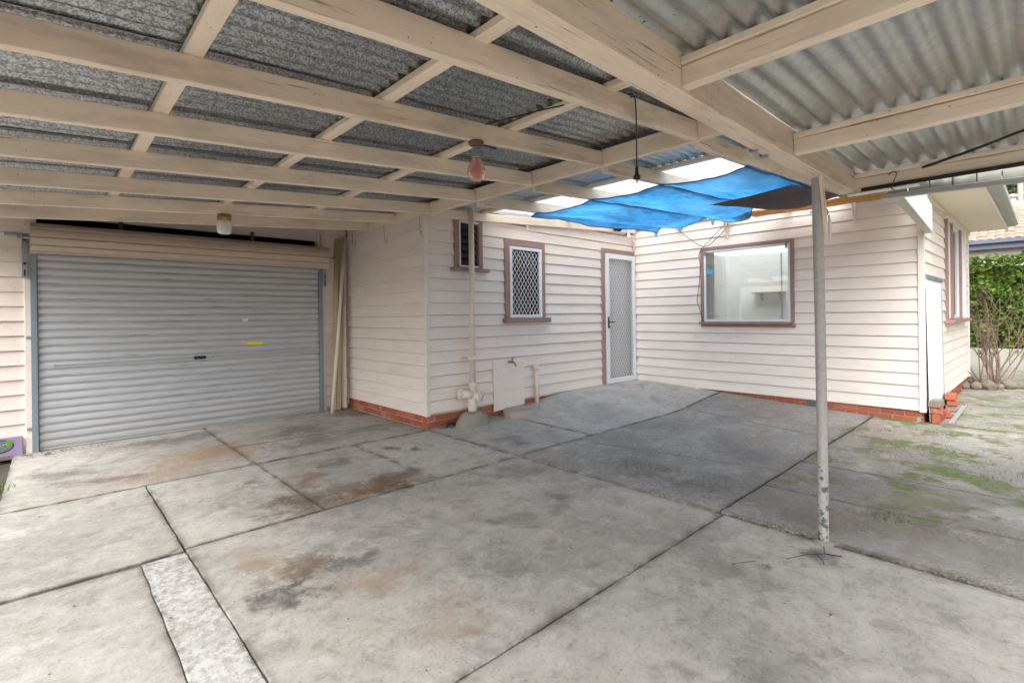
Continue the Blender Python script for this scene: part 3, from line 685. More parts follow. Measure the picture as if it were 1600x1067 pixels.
# cover panel, wall brackets, cables fixed to the house
me = MB()
n_ = 8
V = []; 
for j in range(9):
    for i in range(n_+1):
        x = 4.184+.548*i/n_; z = .075+.655*j/8 + (.03*i/n_ if j == 0 else 0); V.append((x, YA-.021-.008*max(0, .5-j/8)*(1+.6*math.sin(i*.9))-.004*noise.noise((x*6, z*6, 0)), z))
F = [(j*(n_+1)+i, j*(n_+1)+i+1, (j+1)*(n_+1)+i+1, (j+1)*(n_+1)+i) for j in range(8) for i in range(n_)]
V2 = [(x, y+.008, z) for x, y, z in V]; k = len(V)
F += [tuple(q+k for q in reversed(f)) for f in F]
rim = [i for i in range(n_+1)]+[j*(n_+1)+n_ for j in range(1, 9)]+[8*(n_+1)+i for i in range(n_-1, -1, -1)]+[j*(n_+1) for j in range(7, 0, -1)]
F += [(rim[q], k+rim[q], k+rim[(q+1) % len(rim)], rim[(q+1) % len(rim)]) for q in range(len(rim))]
o = link('cover_panel', mesh('cover_panel', V+V2, F), 'board', None, (0, 0, 0), None, False); tag(o, 'flat pink patch panel on the wall below the brass tap', 'panel')
for y in (3.234, 1.652):
    wb = empty('wall_bracket', (XB, y, 2.4), house)
    box('bracket_plate', (XB-.045, y-.014, 2.385), (XB-.021, y+.014, 2.66), 'cream', wb, .003)
    beam('bracket_strut', (XB-.046, y, 2.46), (XB-.22, y, 2.70), .018, .018, 'cream', wb, .002, 0, 1)
wb = empty('wall_bracket', (XB-.05, YA-.05, 2.4), house); box('bracket_plate', (XB-.045, YA-.045, 2.37), (XB-.021, YA-.021, 2.66), 'cream', wb, .003); beam('bracket_strut', (XB-.046, YA-.05, 2.46), (XB-.26, YA-.06, 2.66), .018, .018, 'cream', wb, .002, 0, 1)
def cable(name, pts, r, mat, label=None, cat=None, parent=None, n=6, sub=6):
    P = [Vector(p) for p in pts]; Q = []
    for i in range(len(P)-1):
        p0, p1, p2, p3 = P[max(i-1, 0)], P[i], P[i+1], P[min(i+2, len(P)-1)]
        for k in range(sub):
            t = k/sub; Q.append(.5*((2*p1)+(p2-p0)*t+(2*p0-5*p1+4*p2-p3)*t*t+(3*p1-p0-3*p2+p3)*t**3))
    Q.append(P[-1]); b = MB(); b.tube(Q, r, n); o = b.build(name, mat, parent, True)
    if label: tag(o, label, cat)
    return o
XW = XB-.035
cable('loose_cable', [(XW, 4.11, 2.70), (XW-.02, 3.9, 2.52), (XW-.03, 3.58, 2.30), (XW-.03, 3.36, 2.42), (XW-.02, 3.23, 2.56), (XW, 3.25, 2.64), (XW-.02, 3.30, 2.56), (XW-.03, 3.52, 2.36), (XW-.02, 3.66, 2.2), (XW-.02, 3.645, 2.0), (XW-.02, 3.67, 1.7), (XW-.025, 3.70, 1.50), (XW-.02, 3.66, 1.35), (XW-.02, 3.62, 1.2), (XW-.05, 3.59, 1.125)], .0045, 'black', 'thin black cable looping down beside the picture window', 'cable')

# ------------------------------------------------------------------ garage
gar = empty('garage', (1.4, YG, 0)); tag(gar, 'pink boarded garage wall with wide grey roller door', 'garage')
gL = empty('wall', (-1.7, YG, 0), gar); gR = empty('wall', (2.85, YG, 0), gar)
clad(gL, (-1.9, YG+OFF, 0), 0, 1.775, .145, .1441, 2.44, [], 'gboard')
core('wall_frame', (-1.9, YG+OFF+.022, 0), 0, 1.86, -.05, 2.40, .09, [], 'gboard', gL)
clad(gR, (2.88, YG+OFF, 0), 0, .30, .06, .1433, 2.60, [], 'gboard')
core('wall_frame', (2.80, YG+OFF+.022, 0), 0, .42, -.05, 2.60, .09, [], 'gboard', gR)
box('base_board', (-1.9, YG-.012, -.03), (-.128, YG+.011, .1445), 'gboard', gL, .003)
box('door_post', (-.128, YG-.03, -.02), (-.035, YG+.08, 2.33), 'gboard', gar, .004); box('door_post', (2.835, YG-.03, -.02), (2.872, YG+.08, 2.46), 'gboard', gar, .004)
box('lintel', (-.035, YG+.06, 2.355), (2.835, YG+.10, 2.52), 'gboard', gar, .003)
for x in (.62, 1.95): box('stud', (x, YG+.04, 2.0), (x+.04, YG+.058, 2.40), 'rust', gar, .003)
for (a, b_) in (((-1.9, 7.0, -.05), (-1.82, 11.2, 2.5)), ((3.28, 7.0, -.05), (3.34, 11.2, 2.6)), ((-1.82, 11.12, -.05), (3.28, 11.2, 2.5))): box('garage_shell', a, b_, 'dark', gar, 0)  # walls coloured black so the inside looks unlit
box('garage_shell', (-1.9, 7.0, 2.60), (3.34, 11.2, 2.66), 'dark', gar, 0)
rd = empty('roller_door', (1.38, YG, 0), gar); rd['label'] = 'grey steel roller door with yellow sticker'
pitch = .0785; n_sl = 25
pr = [(0, 0), (-.004, .002), (-.016, .0045), (-.0195, .010), (-.0215, .022), (-.0215, .040), (-.0185, .054), (-.013, .0640), (-.003, .0660), (0, .0675), (0, pitch)]
V = []; F = []; xs = [-.030+2.808*i/12 for i in range(13)]
for x in xs:
    for y, z in pr: V.append((x, y, z))
    for y, z in reversed(pr): V.append((x, y+.0012, z))
n_ = 2*len(pr)
for i in range(len(xs)-1):
    for k in range(n_): F.append((i*n_+k, (i+1)*n_+k, (i+1)*n_+(k+1) % n_, i*n_+(k+1) % n_))
sl = mesh('slat', V, F)
for k in range(n_sl):
    link('slat', sl, 'rstep', rd, (0, YG-.006+.0012*math.sin(k*.7), .028+k*pitch))
box('bottom_rail', (-.03, YG-.026, .006), (2.778, YG+.006, .029), 'rstep', rd, .003)
b = MB(); rr = []                                     # rolled-up curtain
xs = [-.078, 2.845]; N = 264; RD = .148
V = []
for x in xs:
    for k in range(N):
        a = 2*math.pi*k/N; q = (a/(2*math.pi)*11) % 1; r_ = RD-(.018*math.exp(-((q-.5)/.07)**2)); V.append((x, YG-.155+r_*math.cos(a), 2.105+r_*math.sin(a)))
b.add(V, [(k, (k+1) % N, N+(k+1) % N, N+k) for k in range(N)]+[tuple(range(N-1, -1, -1)), tuple(range(N, 2*N))]); b.build('roller_drum', 'drum', rd)
b = MB(); b.tube([(-.17, YG-.155, 2.105), (2.96, YG-.155, 2.105)], .017, 10); b.build('drum_axle', 'galv', rd)
for x0, x1 in ((-.082, -.036), (2.782, 2.832)):
    b = MB(); b.box((x0, YG-.052, .0), (x0+.004, YG+.01, 1.945)); b.box((x1-.004, YG-.052, .0), (x1, YG+.01, 1.945)); b.box((x0+.004, YG-.0525, .0), (x1-.004, YG-.048, 1.945)); b.build('guide_track', 'trackc', rd)
for x in (-.112, 2.862):
    b = MB(); b.box((x-.028, YG-.075, 1.72), (x+.012, YG-.068, 2.14)); b.box((x-.030, YG-.0745, 1.72), (x-.024, YG-.02, 2.14)); b.box((x-.028, YG-.19, 2.07), (x-.022, YG-.076, 2.14)); b.build('drum_bracket', 'galv', rd, bevel=.002)
    box('bracket_slot', (x-.014, YG-.078, 1.74), (x-.002, YG-.0755, 1.80), 'dark', rd, 0); b = MB(); b.lathe([(.014, 0), (.014, .012)], (x-.008, YG-.083, 1.86), 8, 'y'); b.build('bracket_bolt', 'black', rd); b = MB(); b.lathe([(.022, 0), (.022, .02)], (x-.008, YG-.095, 2.10), 10, 'y'); b.build('bracket_bolt', 'black', rd)
box('bracket_arm', (-.26, YG-.05, 2.13), (-.075, YG-.015, 2.155), 'galv', rd, .002)
for z in (.22, 1.12): box('track_clip', (-.118, YG-.04, z), (-.083, YG-.03, z+.03), 'galv', rd, .002)
ha = empty('lock_handle', (1.37, YG-.03, .84), rd); 
b = MB(); b.box((1.30, YG-.040, .825), (1.42, YG-.029, .862)); b.lathe([(.012, 0), (.012, .010)], (1.36, YG-.050, .843), 10, 'y'); b.tube([(1.33, YG-.036, .845), (1.33, YG-.055, .845), (1.405, YG-.055, .840), (1.405, YG-.036, .84)], .006, 6)
setp(b.build('handle_plate', 'black', None, bevel=0), rd); bpy.data.objects.remove(ha)
b = MB(); b.tube([(.10, YG-.034, .846), (1.30, YG-.034, .846)], .0035, 6); b.tube([(1.42, YG-.034, .846), (2.76, YG-.034, .846)], .0035, 6); b.box((.08, YG-.040, .835), (.10, YG-.027, .857)); b.box((1.49, YG-.040, .835), (1.505, YG-.027, .857)); b.build('lock_bar', 'galv', rd)
box('yellow_sticker', (1.858, YG-.0305, .964), (2.058, YG-.0298, 1.008), 'yellow', rd, 0); box('white_sticker', (1.817, YG-.0305, 1.262), (1.888, YG-.0298, 1.298), 'white', rd, 0)

# ------------------------------------------------------------------ carport
cp = empty('carport', (3.2, .885, 0)); tag(cp, 'open carport of peach-painted timber rafters under corrugated iron', 'carport')
def zr(x): return 2.222+.0713*x
RY = [1.596, 2.364, 3.14, 3.935, 4.745, 5.499, 6.215]
for i, y in enumerate(RY):
    h = .125 if i == 0 else .112
    beam('rafter', (-.72, y+.0225, zr(-.72)), (3.198, y+.0225, zr(3.198)), .045, h, 'timber2' if i < 2 else 'timber', cp, .004, .005, 22)
for x in (-.42, .458, 1.335, 2.235):
    beam('purlin', (x, .95, zr(x)+.112), (x, 6.88, zr(x)+.112), .07, .036, 'timber', cp, .003, .004, 26)
beam('ledger', (3.2225, .80, 2.452), (3.2225, 6.86, 2.448), .045, .128, 'timber', cp, .004, .004, 20)
beam('edge_beam', (-.62, .9, zr(-.62)-.132), (-.62, 6.88, zr(-.62)-.132), .09, .13, 'timber', cp)
# beam over the post
beam('main_beam', (-.8, .885, 2.043), (3.752, .885, 2.043), .09, .155, 'timber2', cp, .006, .006, 30)
box('light_stop_board', (-.8, .862, 2.215), (3.70, .882, 2.36), 'timber2', cp, .003)  # unseen board, added to keep daylight out above the beam
QX = [-.58, .50, 1.576, 2.653, 3.752]
for x in QX:
    beam('awning_rafter', (x+.0225, .838, 2.056), (x+.0225, -.62, 2.066), .045, .072, 'timber', cp, .004, .004, 16)
    beam('awning_batten', (x+.0225, .838, 2.130), (x+.0225, -.62, 2.140), .06, .026, 'timber', cp, .003, .003, 14)
# rafters of the clear-roofed bay
MY = [1.596, 2.364, 3.14, 3.935]
for y in MY: beam('bay_rafter', (3.247, y+.0225, roofz(3.247)), (7.37, y+.0225, roofz(7.37)), .045, .11, 'timber2', cp, .004, .006, 18)
for x in (4.02, 5.6, 7.0): beam('bay_batten', (x, .98, roofz(x)+.110), (x, 4.84, roofz(x)+.110), .06, .030, 'timber2', cp, .003, .003, 16)
beam('wall_plate', (3.25, YA-.04, 2.425), (7.37, YA-.04, 2.655), .06, .10, 'timber', cp, .004, .004, 16)
box('wall_plate', (XB-.042, .99, 2.705), (XB-.020, YA-.02, 2.79), 'timber', cp, .004)
def corr(name, x0, x1, y0, y1, zf, mat, pitch=.0762, amp=.0085, nx=6, wob=.004, th=.0008):
    ny = max(8, int((y1-y0)/pitch*8)); V = []; F = []; sd_ = random.random()*90; c = Vector(((x0+x1)/2, (y0+y1)/2, zf((x0+x1)/2)))
    for i in range(nx+1):
        x = x0+(x1-x0)*i/nx
        for j in range(ny+1):
            y = y0+(y1-y0)*j/ny
            V.append((x-c.x, y-c.y, zf(x)+amp*math.cos(2*math.pi*y/pitch)+wob*noise.noise((x*1.5, y*1.5, sd_))-c.z))
    for i in range(nx):
        for j in range(ny): a = i*(ny+1)+j; F.append((a, a+ny+1, a+ny+2, a+1))
    return link(name, mesh(name, V, F), mat, cp, c, None, True)
zs_ = lambda x: zr(x)+.112+.036+.0185
y = .86; k = 0
while y < 7.0:
    y1 = min(y+.80, 7.05); xe = 3.70 if y < 4.7 else 3.26  # unseen overlap past the ledger, lengthened to block daylight
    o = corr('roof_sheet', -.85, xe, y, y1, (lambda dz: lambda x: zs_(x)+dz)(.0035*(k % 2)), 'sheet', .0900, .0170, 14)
    y += .762; k += 1
zm = lambda x: roofz(x)+.110+.030+.012
y = .92; k = 0
while y < 4.8:
    y1 = min(y+.80, 4.88); dz = .0035*(k % 2)
    corr('roof_sheet', 3.25, 4.06, y, y1, (lambda dz: lambda x: zm(x)+dz)(dz), 'sheetr', .0762, .0105, 3)
    corr('clear_sheet' if k else 'roof_sheet', 3.98, 7.45, y, y1, (lambda dz: lambda x: zm(x)+.02+dz)(dz), 'clear' if k else 'sheetr', nx=6)
    y += .762; k += 1
za = lambda x: 2.130+.026+.012+.006
y = .84; k = 0
while y > 0:
    corr('awning_sheet', -.85, 4.30, y-.80, y, (lambda dz: lambda x: za(x)+dz+.004)(.004*(k % 2)), 'sheetr', .082, .012, 14, .005)
    y -= .762; k += 1
# post
b = MB(); b.tube([(3.208, .885, -.01), (3.206, .885, .6), (3.190, .885, 1.3), (3.165, .885, 2.042)], [.0270]*4, 20, False)
b.build('post', 'post', cp, True); b = MB(); b.lathe([(.055, -.01), (.052, .004), (.038, .010), (.03, .014)], (3.205, .885, 0), 18); b.build('post_footing', 'mound', cp, True)
beam('post_strap', (3.100, .846, 2.042), (3.192, .850, 1.70), .022, .008, 'timber2', cp, .002, .004, 6)
cable('tie_wire', [(3.19, .93, 1.86), (3.15, .85, 1.87), (3.19, .84, 1.85), (3.24, .86, 1.84)], .003, 'rust', None, None, cp)
b = MB(); me_s = [(3.225, .845, 1.84), (3.232, .842, 1.79), (3.230, .842, 1.72), (3.222, .845, 1.69)]
b.tube(me_s, [.004, .009, .007, .003], 7); b.build('plastic_scrap', 'white', cp, True)
# straps on the main beam
for x, tw in ((2.38, 0), (2.50, .6)):
    b = MB(); b.box((x-.012, .934, 2.03), (x+.012, .937, 2.13)); b.box((x-.012, .90, 2.030), (x+.012, .9335, 2.033)); b.build('metal_strap', 'galv', cp, bevel=.0008)
# far fascia of the awning and box fascia of the clear bay
fa = empty('end_fascia', (4.3, 0, 2.05), cp)
a0 = Vector((4.30, .80, 2.076)); dv = Vector((.06, -.59, -.006)).normalized()
beam('fascia_strip', a0, a0+dv*1.9, .05, .034, 'gutterc', fa, .006, .003, 10)
for k in range(16):
    p = a0+dv*(.03+k*.115)+Vector((.01, 0, .0345)); beam('fascia_block', p, p+dv*.108, .03, .095, 'tilew', fa, .003, .001, 1)
beam('box_fascia', (4.0, .755, 2.165), (7.40, .945, 2.175), .062, .012, 'greenw', cp, .003, .001, 4)
beam('box_fascia', (4.02, .726, 2.178), (7.42, .916, 2.188), .006, .305, 'panelw', cp, .001, .001, 4); beam('box_fascia', (4.02, .784, 2.178), (7.40, .972, 2.188), .006, .305, 'greenw', cp, .001, .001, 4)
beam('box_fascia_lip', (4.02, .718, 2.160), (7.42, .908, 2.170), .010, .024, 'white', cp, .003, .001, 4)
b = MB(); b.tube([(3.738, .80, 2.052), (3.738, -.62, 2.058)], .012, 8); b.build('conduit', 'black', cp, True)
box('conduit_strip', (3.735, .52, 2.032), (3.80, .88, 2.037), 'white', cp, .001)
cable('hook', [(3.735, .66, 2.115), (3.72, .645, 2.125), (3.72, .62, 2.115), (3.725, .635, 2.07), (3.725, .645, 2.03), (3.725, .63, 2.02)], .003, 'rust', None, None, cp)
cable('roof_cable', [(3.735, .50, 2.125), (3.55, .25, 2.135), (3.3, .05, 2.125), (3.05, -.3, 2.130)], .007, 'black', None, None, cp)
cable('roof_cable', [(2.45, 1.60, 2.54), (2.2, 1.9, 2.50), (2.05, 2.2, 2.475), (2.0, 2.36, 2.47)], .004, 'black', None, None, cp)

# ------------------------------------------------------------------ hanging cloths
def sheetobj(name, mat, f, nu, nv, label, cat):
    V = []; F = []
    for i in range(nu+1):
        for j in range(nv+1): V.append(f(i/nu, j/nv))
    for i in range(nu):
        for j in range(nv): a = i*(nv+1)+j; F.append((a, a+nv+1, a+nv+2, a+1))
    o = link(name, mesh(name, V, F), mat, None, (0, 0, 0), None, True)
    md = o.modifiers.new('thickness', 'SOLIDIFY'); md.thickness = .0015
    return tag(o, label, cat)
def sag(y):
    ys = [1.596, 2.364, 3.14, 3.935, 4.2]
    for a, b in zip(ys, ys[1:]):
        if a <= y <= b: t = (y-a)/(b-a); return math.sin(math.pi*t)
    return 0
def tarp(u, v):
    y = 1.60+2.42*v; x0 = 4.03+.03*math.sin(y*4)+.05*sag(y); x1 = 5.45+1.05*sst(.15, .45, v)+.18*v+.08*math.sin(y*5.1)+.03*math.sin(y*17)
    x = x0+(x1-x0)*u
    z = roofz(x)-.004-(.055+.02*math.sin(3*x+y))*sag(y)*(.35+.65*min(1, u*2.5)) - .02*max(0, v-.85)/.15 + .016*fbm(x*2.2, y*2.6, 1) + .007*fbm(x*3, y*11, 6)
    z -= .05*u*u*sag(y)
    return (x, y, z)
tp_ = sheetobj('blue_tarp', 'blue', tarp, 80, 110, 'faded blue tarpaulin sagging under the clear roof sheets', 'tarpaulin')
for v_ in (.317, .638, .004, .996):
    b = MB(); b.tube([Vector(tarp(k/40, v_))-Vector((0, 0, .004)) for k in range(41)], .006 if v_ > .01 else .011, 5); b.build('hem', 'hem', tp_, True)
b = MB(); b.tube([Vector(tarp(.004, k/50))-Vector((0, 0, .003)) for k in range(51)], .006, 5); b.build('hem', 'hem', tp_, True)
b = MB(); b.tube([Vector(tarp(.997, k/50))-Vector((0, 0, .003)) for k in range(51)], .006, 5); b.build('hem', 'hem', tp_, True)
for (u_, v_, L_) in ((.995, .62, .10), (.98, .99, .09), (.99, .80, .06)):
    p_ = Vector(tarp(u_, v_)); b = MB(); b.add([p_+Vector((-.03, .02, 0)), p_+Vector((.03, -.03, 0)), p_+Vector((.01, 0, -L_)), p_+Vector((-.015, .01, -L_*.7))], [(0, 1, 2, 3)]); b.build('torn_tail', 'blue', tp_)
def greyc(u, v):
    A, B, C_, D = Vector((5.10, 2.42, 2.435)), Vector((5.0, 1.60, 2.47)), Vector((6.15, 1.47, 2.53)), Vector((5.92, 2.08, 2.47))
    p = (A*(1-v)+B*v)*(1-u)+(D*(1-v)+C_*v)*u; t = math.sin(math.pi*u)*math.sin(math.pi*v)
    return (p.x+.04*math.sin(3*v), p.y, p.z-.06*t-.05*math.sin(math.pi*min(1, v+.15))*u-.015+.008*fbm(p.x*2, p.y*3, 4))
sheetobj('shade_cloth', 'grey', greyc, 40, 24, 'dark grey shade cloth slung below the blue tarpaulin', 'cloth')
def orangec(u, v):
    x = 6.25+.95*v; y = 2.75-1.75*u
    return (x, y, roofz(x)-.02-.05*math.sin(math.pi*u)*(1-v)-.02*(1-v)+.008*fbm(x*3, y*3, 8)+.03*u*(1-v))
sheetobj('orange_cloth', 'orange', orangec, 40, 18, 'orange cloth strip stretched along the wall above the picture window', 'cloth')

# ------------------------------------------------------------------ lamps and cords
lb = empty('light_bulb', (1.945, 2.386, 2.36)); tag(lb, 'big pink light bulb hanging from a rusty ceiling rose', 'light bulb'); c = (1.945, 2.386)
b = MB(); b.lathe([(.045, 2.360), (.050, 2.352), (.040, 2.336), (.02, 2.328)], (*c, 0), 16); b.build('ceiling_rose', 'rust', lb, True)
b = MB(); b.lathe([(.022, 2.33), (.026, 2.315), (.024, 2.300), (.027, 2.296), (.024, 2.288), (.027, 2.282), (.024, 2.274), (.027, 2.268), (.025, 2.258)], (*c, 0), 16); b.build('socket', 'galv', lb, True)
b = MB(); b.lathe([(.024, 2.26), (.029, 2.245), (.034, 2.23), (.046, 2.212), (.054, 2.19), (.056, 2.172), (.052, 2.152), (.042, 2.134), (.026, 2.122), (.008, 2.118)], (*c, 0), 24); b.build('bulb', 'bulb', lb, True)
cable('lead', [(c[0]+.02, c[1], 2.345), (c[0]+.07, c[1]-.01, 2.345), (c[0]+.16, c[1], 2.352)], .005, 'black', None, None, lb)
jl = empty('jar_light', (1.312, 5.52, 2.30)); tag(jl, 'frosted jar light with brass cap above the roller door', 'light'); c = (1.312, 5.515)
b = MB(); b.lathe([(.05, 2.318), (.060, 2.312), (.062, 2.262), (.056, 2.255)], (*c, 0), 20); b.build('cap', 'brass', jl, True)
b = MB(); b.lathe([(.052, 2.258), (.062, 2.246), (.067, 2.22), (.066, 2.17), (.058, 2.135), (.045, 2.126), (.01, 2.123)], (*c, 0), 24); b.build('shade', 'jar', jl, True)
hc = empty('hanging_cord', (2.43, 1.575, 2.46)); tag(hc, 'black cord with a plug dangling from the rafter near the blue tarpaulin', 'cord')
cable('cord', [(2.40, 1.585, 2.50), (2.425, 1.575, 2.505), (2.430, 1.570, 2.44), (2.432, 1.570, 2.25), (2.431, 1.570, 2.10)], .0042, 'black', None, None, hc)
b = MB(); b.lathe([(.006, 2.125), (.009, 2.10), (.011, 2.075), (.020, 2.066), (.021, 2.052), (.012, 2.046)], (2.431, 1.570, 0), 12); b.build('plug', 'black', hc, True)
b = MB(); b.box((2.424, 1.565, 2.028), (2.427, 1.570, 2.047)); b.box((2.435, 1.568, 2.028), (2.438, 1.573, 2.047)); b.build('prong', 'galv', hc)
sl_ = empty('security_light', (6.80, YA-.10, 2.66)); tag(sl_, 'small black twin security light under the beam by the screen door', 'light')
for dx in (-.045, .045):
    b = MB(); b.lathe([(.01, -.05), (.032, -.03), (.04, .02), (.036, .03)], (6.78+dx, YA-.12, 2.665), 14, 'y'); b.build('lamp_head', 'black', sl_, True)
box('mount', (6.75, YA-.10, 2.68), (6.82, YA-.072, 2.72), 'black', sl_, .004)
bh = empty('bare_lampholder', (7.10, YA-.1, 2.6)); tag(bh, 'small white lamp holder under the beam near the wall corner', 'lamp holder')
b = MB(); b.lathe([(.03, 2.655), (.022, 2.64), (.022, 2.60), (.034, 2.575), (.034, 2.555), (.02, 2.548)], (7.08, YA-.12, 0), 14); b.build('holder', 'white', bh, True)
for i, (x, y, z) in enumerate(((2.95, 6.18, 2.43), (3.17, 5.75, 2.45), (3.17, 4.93, 2.44))):
    cable('wire_hook', [(x, y, z), (x+.004, y, z-.10), (x+.005, y-.01, z-.19), (x+.015, y-.03, z-.215), (x+.02, y-.045, z-.19), (x+.02, y-.045, z-.13)], .0022, 'rust', ['thin wire loop hanging from the end of the lowest rafter', 'thin wire loop on the ledger above the side wall', 'thin wire with a bit of greenery at the wall corner'][i], 'wire')
b = MB()
for k in range(14):
    a = random.uniform(0, 6.28); p = Vector((3.185, 4.895, 2.24))+Vector((random.uniform(-.015, .015), random.uniform(-.015, .015), random.uniform(-.03, .03))); q = Vector((math.cos(a), math.sin(a), random.uniform(-.6, .6)))*.022; s_ = q.orthogonal().normalized()*.008
    b.add([p, p+q*.5+s_, p+q, p+q*.5-s_], [(0, 1, 2, 3)])
o = b.build('leaf_sprig', 'leaf'); tag(o, 'tiny green leaf sprig hanging at the wall corner', 'sprig')

# ------------------------------------------------------------------ plumbing by the wall
wp = empty('drain_pipe', (3.77, YA-.13, .1)); tag(wp, 'cream vertical waste pipe with bolted inspection tee', 'pipe')
px, py = 3.77, YA-.125
b = MB(); b.tube([(px, py, .50), (px, py, 2.62)], .034, 18); b.build('pipe', 'cream', wp, True)
b = MB(); b.lathe([(.036, .50), (.052, .50), (.054, .47), (.048, .46), (.046, .37)], (px, py, 0), 18); b.build('socket_collar', 'cream', wp, True)
b = MB(); b.tube([(px-.012, py, .10), (px-.010, py, .26), (px, py, .40)], [.056, .054, .052], 18); b.build('tee_body', 'cream', wp, True)
b = MB(); b.lathe([(.05, 0), (.052, .10), (.066, .105), (.066, .125)], (px-.05, py-.0, .355), 16, 'y'); b.tube([(px-.03, py-.01, .35), (px-.13, py+.04, .37)], [.05, .055], 14); b.lathe([(.078, 0), (.078, .014)], (px-.115, py+.05, .365), 18, 'y'); b.build('branch', 'cream', wp, True)
b = MB(); b.tube([(px, py-.02, .34), (px+.028, py-.085, .335)], [.045, .048], 16)
d_ = Vector((.4, -.92, -.03)).normalized(); s1 = d_.cross(Vector((0, 0, 1))).normalized(); s2 = s1.cross(d_); c_ = Vector((px+.03, py-.09, .335))
V = []; 
for e in (0, .014):
    for k in range(8): a = k*math.pi/4+math.pi/8; rr_ = .083 if k % 2 else .07; V.append(c_+d_*e+(s1*math.cos(a)+s2*math.sin(a))*rr_)
b.add(V, [tuple(range(7, -1, -1)), tuple(range(8, 16))]+[(k, (k+1) % 8, 8+(k+1) % 8, 8+k) for k in range(8)])
b.build('inspection_cover', 'cream', wp, False)
for k in range(4):
    a = k*math.pi/2+math.pi/4; p = c_+d_*.014+(s1*math.cos(a)+s2*math.sin(a))*.062; b = MB(); b.tube([p, p+d_*.012], .009, 6); b.build('bolt', 'cream', wp)
b = MB(); b.tube([c_+d_*.014, c_+d_*.022], .038, 16); b.build('cover_boss', 'cream', wp, True)
b = MB(); b.box((px-.042, py-.042, .775), (px+.042, py+.036, .81)); b.box((px-.09, YA-.045, .783), (px+.09, YA-.02, .803)); b.build('pipe_bracket', 'cream', wp, bevel=.003)
def dome(name, c, rx, ry, h, mat, label, cat, n=28, m=8, rough=.015):
    V = []; F = []
    for i in range(m+1):
        t = i/m; r_ = math.cos(t*math.pi/2*.96)**.75; zz = math.sin(t*math.pi/2*.96)
        for k in range(n):
            a = 2*math.pi*k/n; x, y = rx*r_*math.cos(a), ry*r_*math.sin(a); q = 1+rough*8*noise.noise((x*5, y*5, zz*2)); V.append((c[0]+x*q, c[1]+y*q, c[2]-.03+(h+.03)*zz+rough*noise.noise((x*14, y*14, 3))))
    for i in range(m):
        for k in range(n): F.append((i*n+k, i*n+(k+1) % n, (i+1)*n+(k+1) % n, (i+1)*n+k))
    F.append(tuple(m*n+k for k in range(n)))
    o = link(name, mesh(name, V, F), mat, None, (0, 0, 0), None, True); return tag(o, label, cat)
dome('concrete_mound', (3.745, 4.72, 0), .235, .165, .165, 'mound', 'mossy rounded concrete mound at the foot of the drain pipe', 'concrete')
b = MB(); cx, cy = 4.50, 4.66; V = []; F = []; n_ = 32
prof = [(.235, -.05), (.235, .045), (.22, .055), (.15, .055), (.135, .045), (.13, -.02), (.0, -.02)]
for (r_, z) in prof:
    for k in range(n_): a = 2*math.pi*k/n_; V.append((cx+r_*1.12*math.cos(a), cy+r_*.88*math.sin(a), hgt(cx, cy)+.012+z))
for i in range(len(prof)-1):
    for k in range(n_): F.append((i*n_+k, i*n_+(k+1) % n_, (i+1)*n_+(k+1) % n_, (i+1)*n_+k))
o = link('drain_surround', mesh('drain_surround', V, F), 'ring', None, (0, 0, 0), None, True); tag(o, 'round pink concrete gully surround below the tap', 'drain')
sp = empty('stub_pipe', (4.92, YA-.07, .1)); tag(sp, 'short cream stub pipe with cap beside the gully', 'pipe')
b = MB(); b.tube([(4.925, YA-.07, .05), (4.915, YA-.07, .58)], .031, 16); b.build('pipe', 'cream', sp, True); b = MB(); b.tube([(4.90, YA-.03, .59), (4.905, YA-.085, .59)], .034, 14); b.tube([(4.914, YA-.07, .55), (4.912, YA-.07, .61)], .036, 14); b.build('cap', 'cream', sp, True)
tp = empty('garden_tap', (4.45, YA-.06, .68)); tag(tp, 'small brass garden tap on the wall', 'tap')
b = MB(); b.tube([(4.45, YA-.02, .69), (4.452, YA-.075, .69), (4.458, YA-.115, .685), (4.468, YA-.135, .65), (4.47, YA-.138, .635)], [.013, .014, .013, .011, .013], 10); b.build('spout', 'brass', tp, True)
b = MB(); b.tube([(4.454, YA-.085, .69), (4.457, YA-.09, .735)], [.011, .008], 10); b.tube([(4.43, YA-.09, .738), (4.485, YA-.09, .742)], .006, 8); b.build('tap_handle', 'brass', tp, True)

# ------------------------------------------------------------------ things by the garage
def pole(name, a, b_, mat, label, r=None, w=None, h=None):
    if r: q = MB(); q.tube([a, Vector(a).lerp(Vector(b_), .5)+Vector((.004, 0, 0)), b_], r, 14); o = q.build(name, mat, None, True)
    else: o = beam(name, a, b_, w, h, mat, None, .003, .008, 10)
    return tag(o, label, 'pole' if r else 'plank')
pole('white_pipe', (2.862, 6.66, .0), (3.135, 6.80, 2.385), 'pvc', 'white plastic pipe leaning at the front of the planks', r=.022)
pole('leaning_plank', (2.955, 6.80, .02), (3.06, 6.865, 2.40), 'raw', 'broad mould-stained plank leaning on the garage wall', w=.075, h=.02)
pole('leaning_plank', (3.01, 6.75, .02), (3.115, 6.825, 2.40), 'raw', 'middle raw plank of the bundle leaning beside the roller door', w=.06, h=.025)
pole('leaning_plank', (3.085, 6.78, .03), (3.13, 6.85, 2.2), 'gboard', 'narrow pink-painted board leaning in the garage corner', w=.075, h=.02)
pm = empty('play_mat', (-.5, YG-.06, .0)); tag(pm, 'purple play mat with printed road leaning at the garage wall', 'mat')
n_ = 10
b = MB(); b.box((-.95, YG-.052, .0), (-.148, YG-.036, .182)); b.build('mat', 'purple', pm, bevel=.004)
def flat(pts, y, name, mat, par): me = mesh(name, [(x, y, z) for x, z in pts], [tuple(range(len(pts)))]); return link(name, me, mat, par)
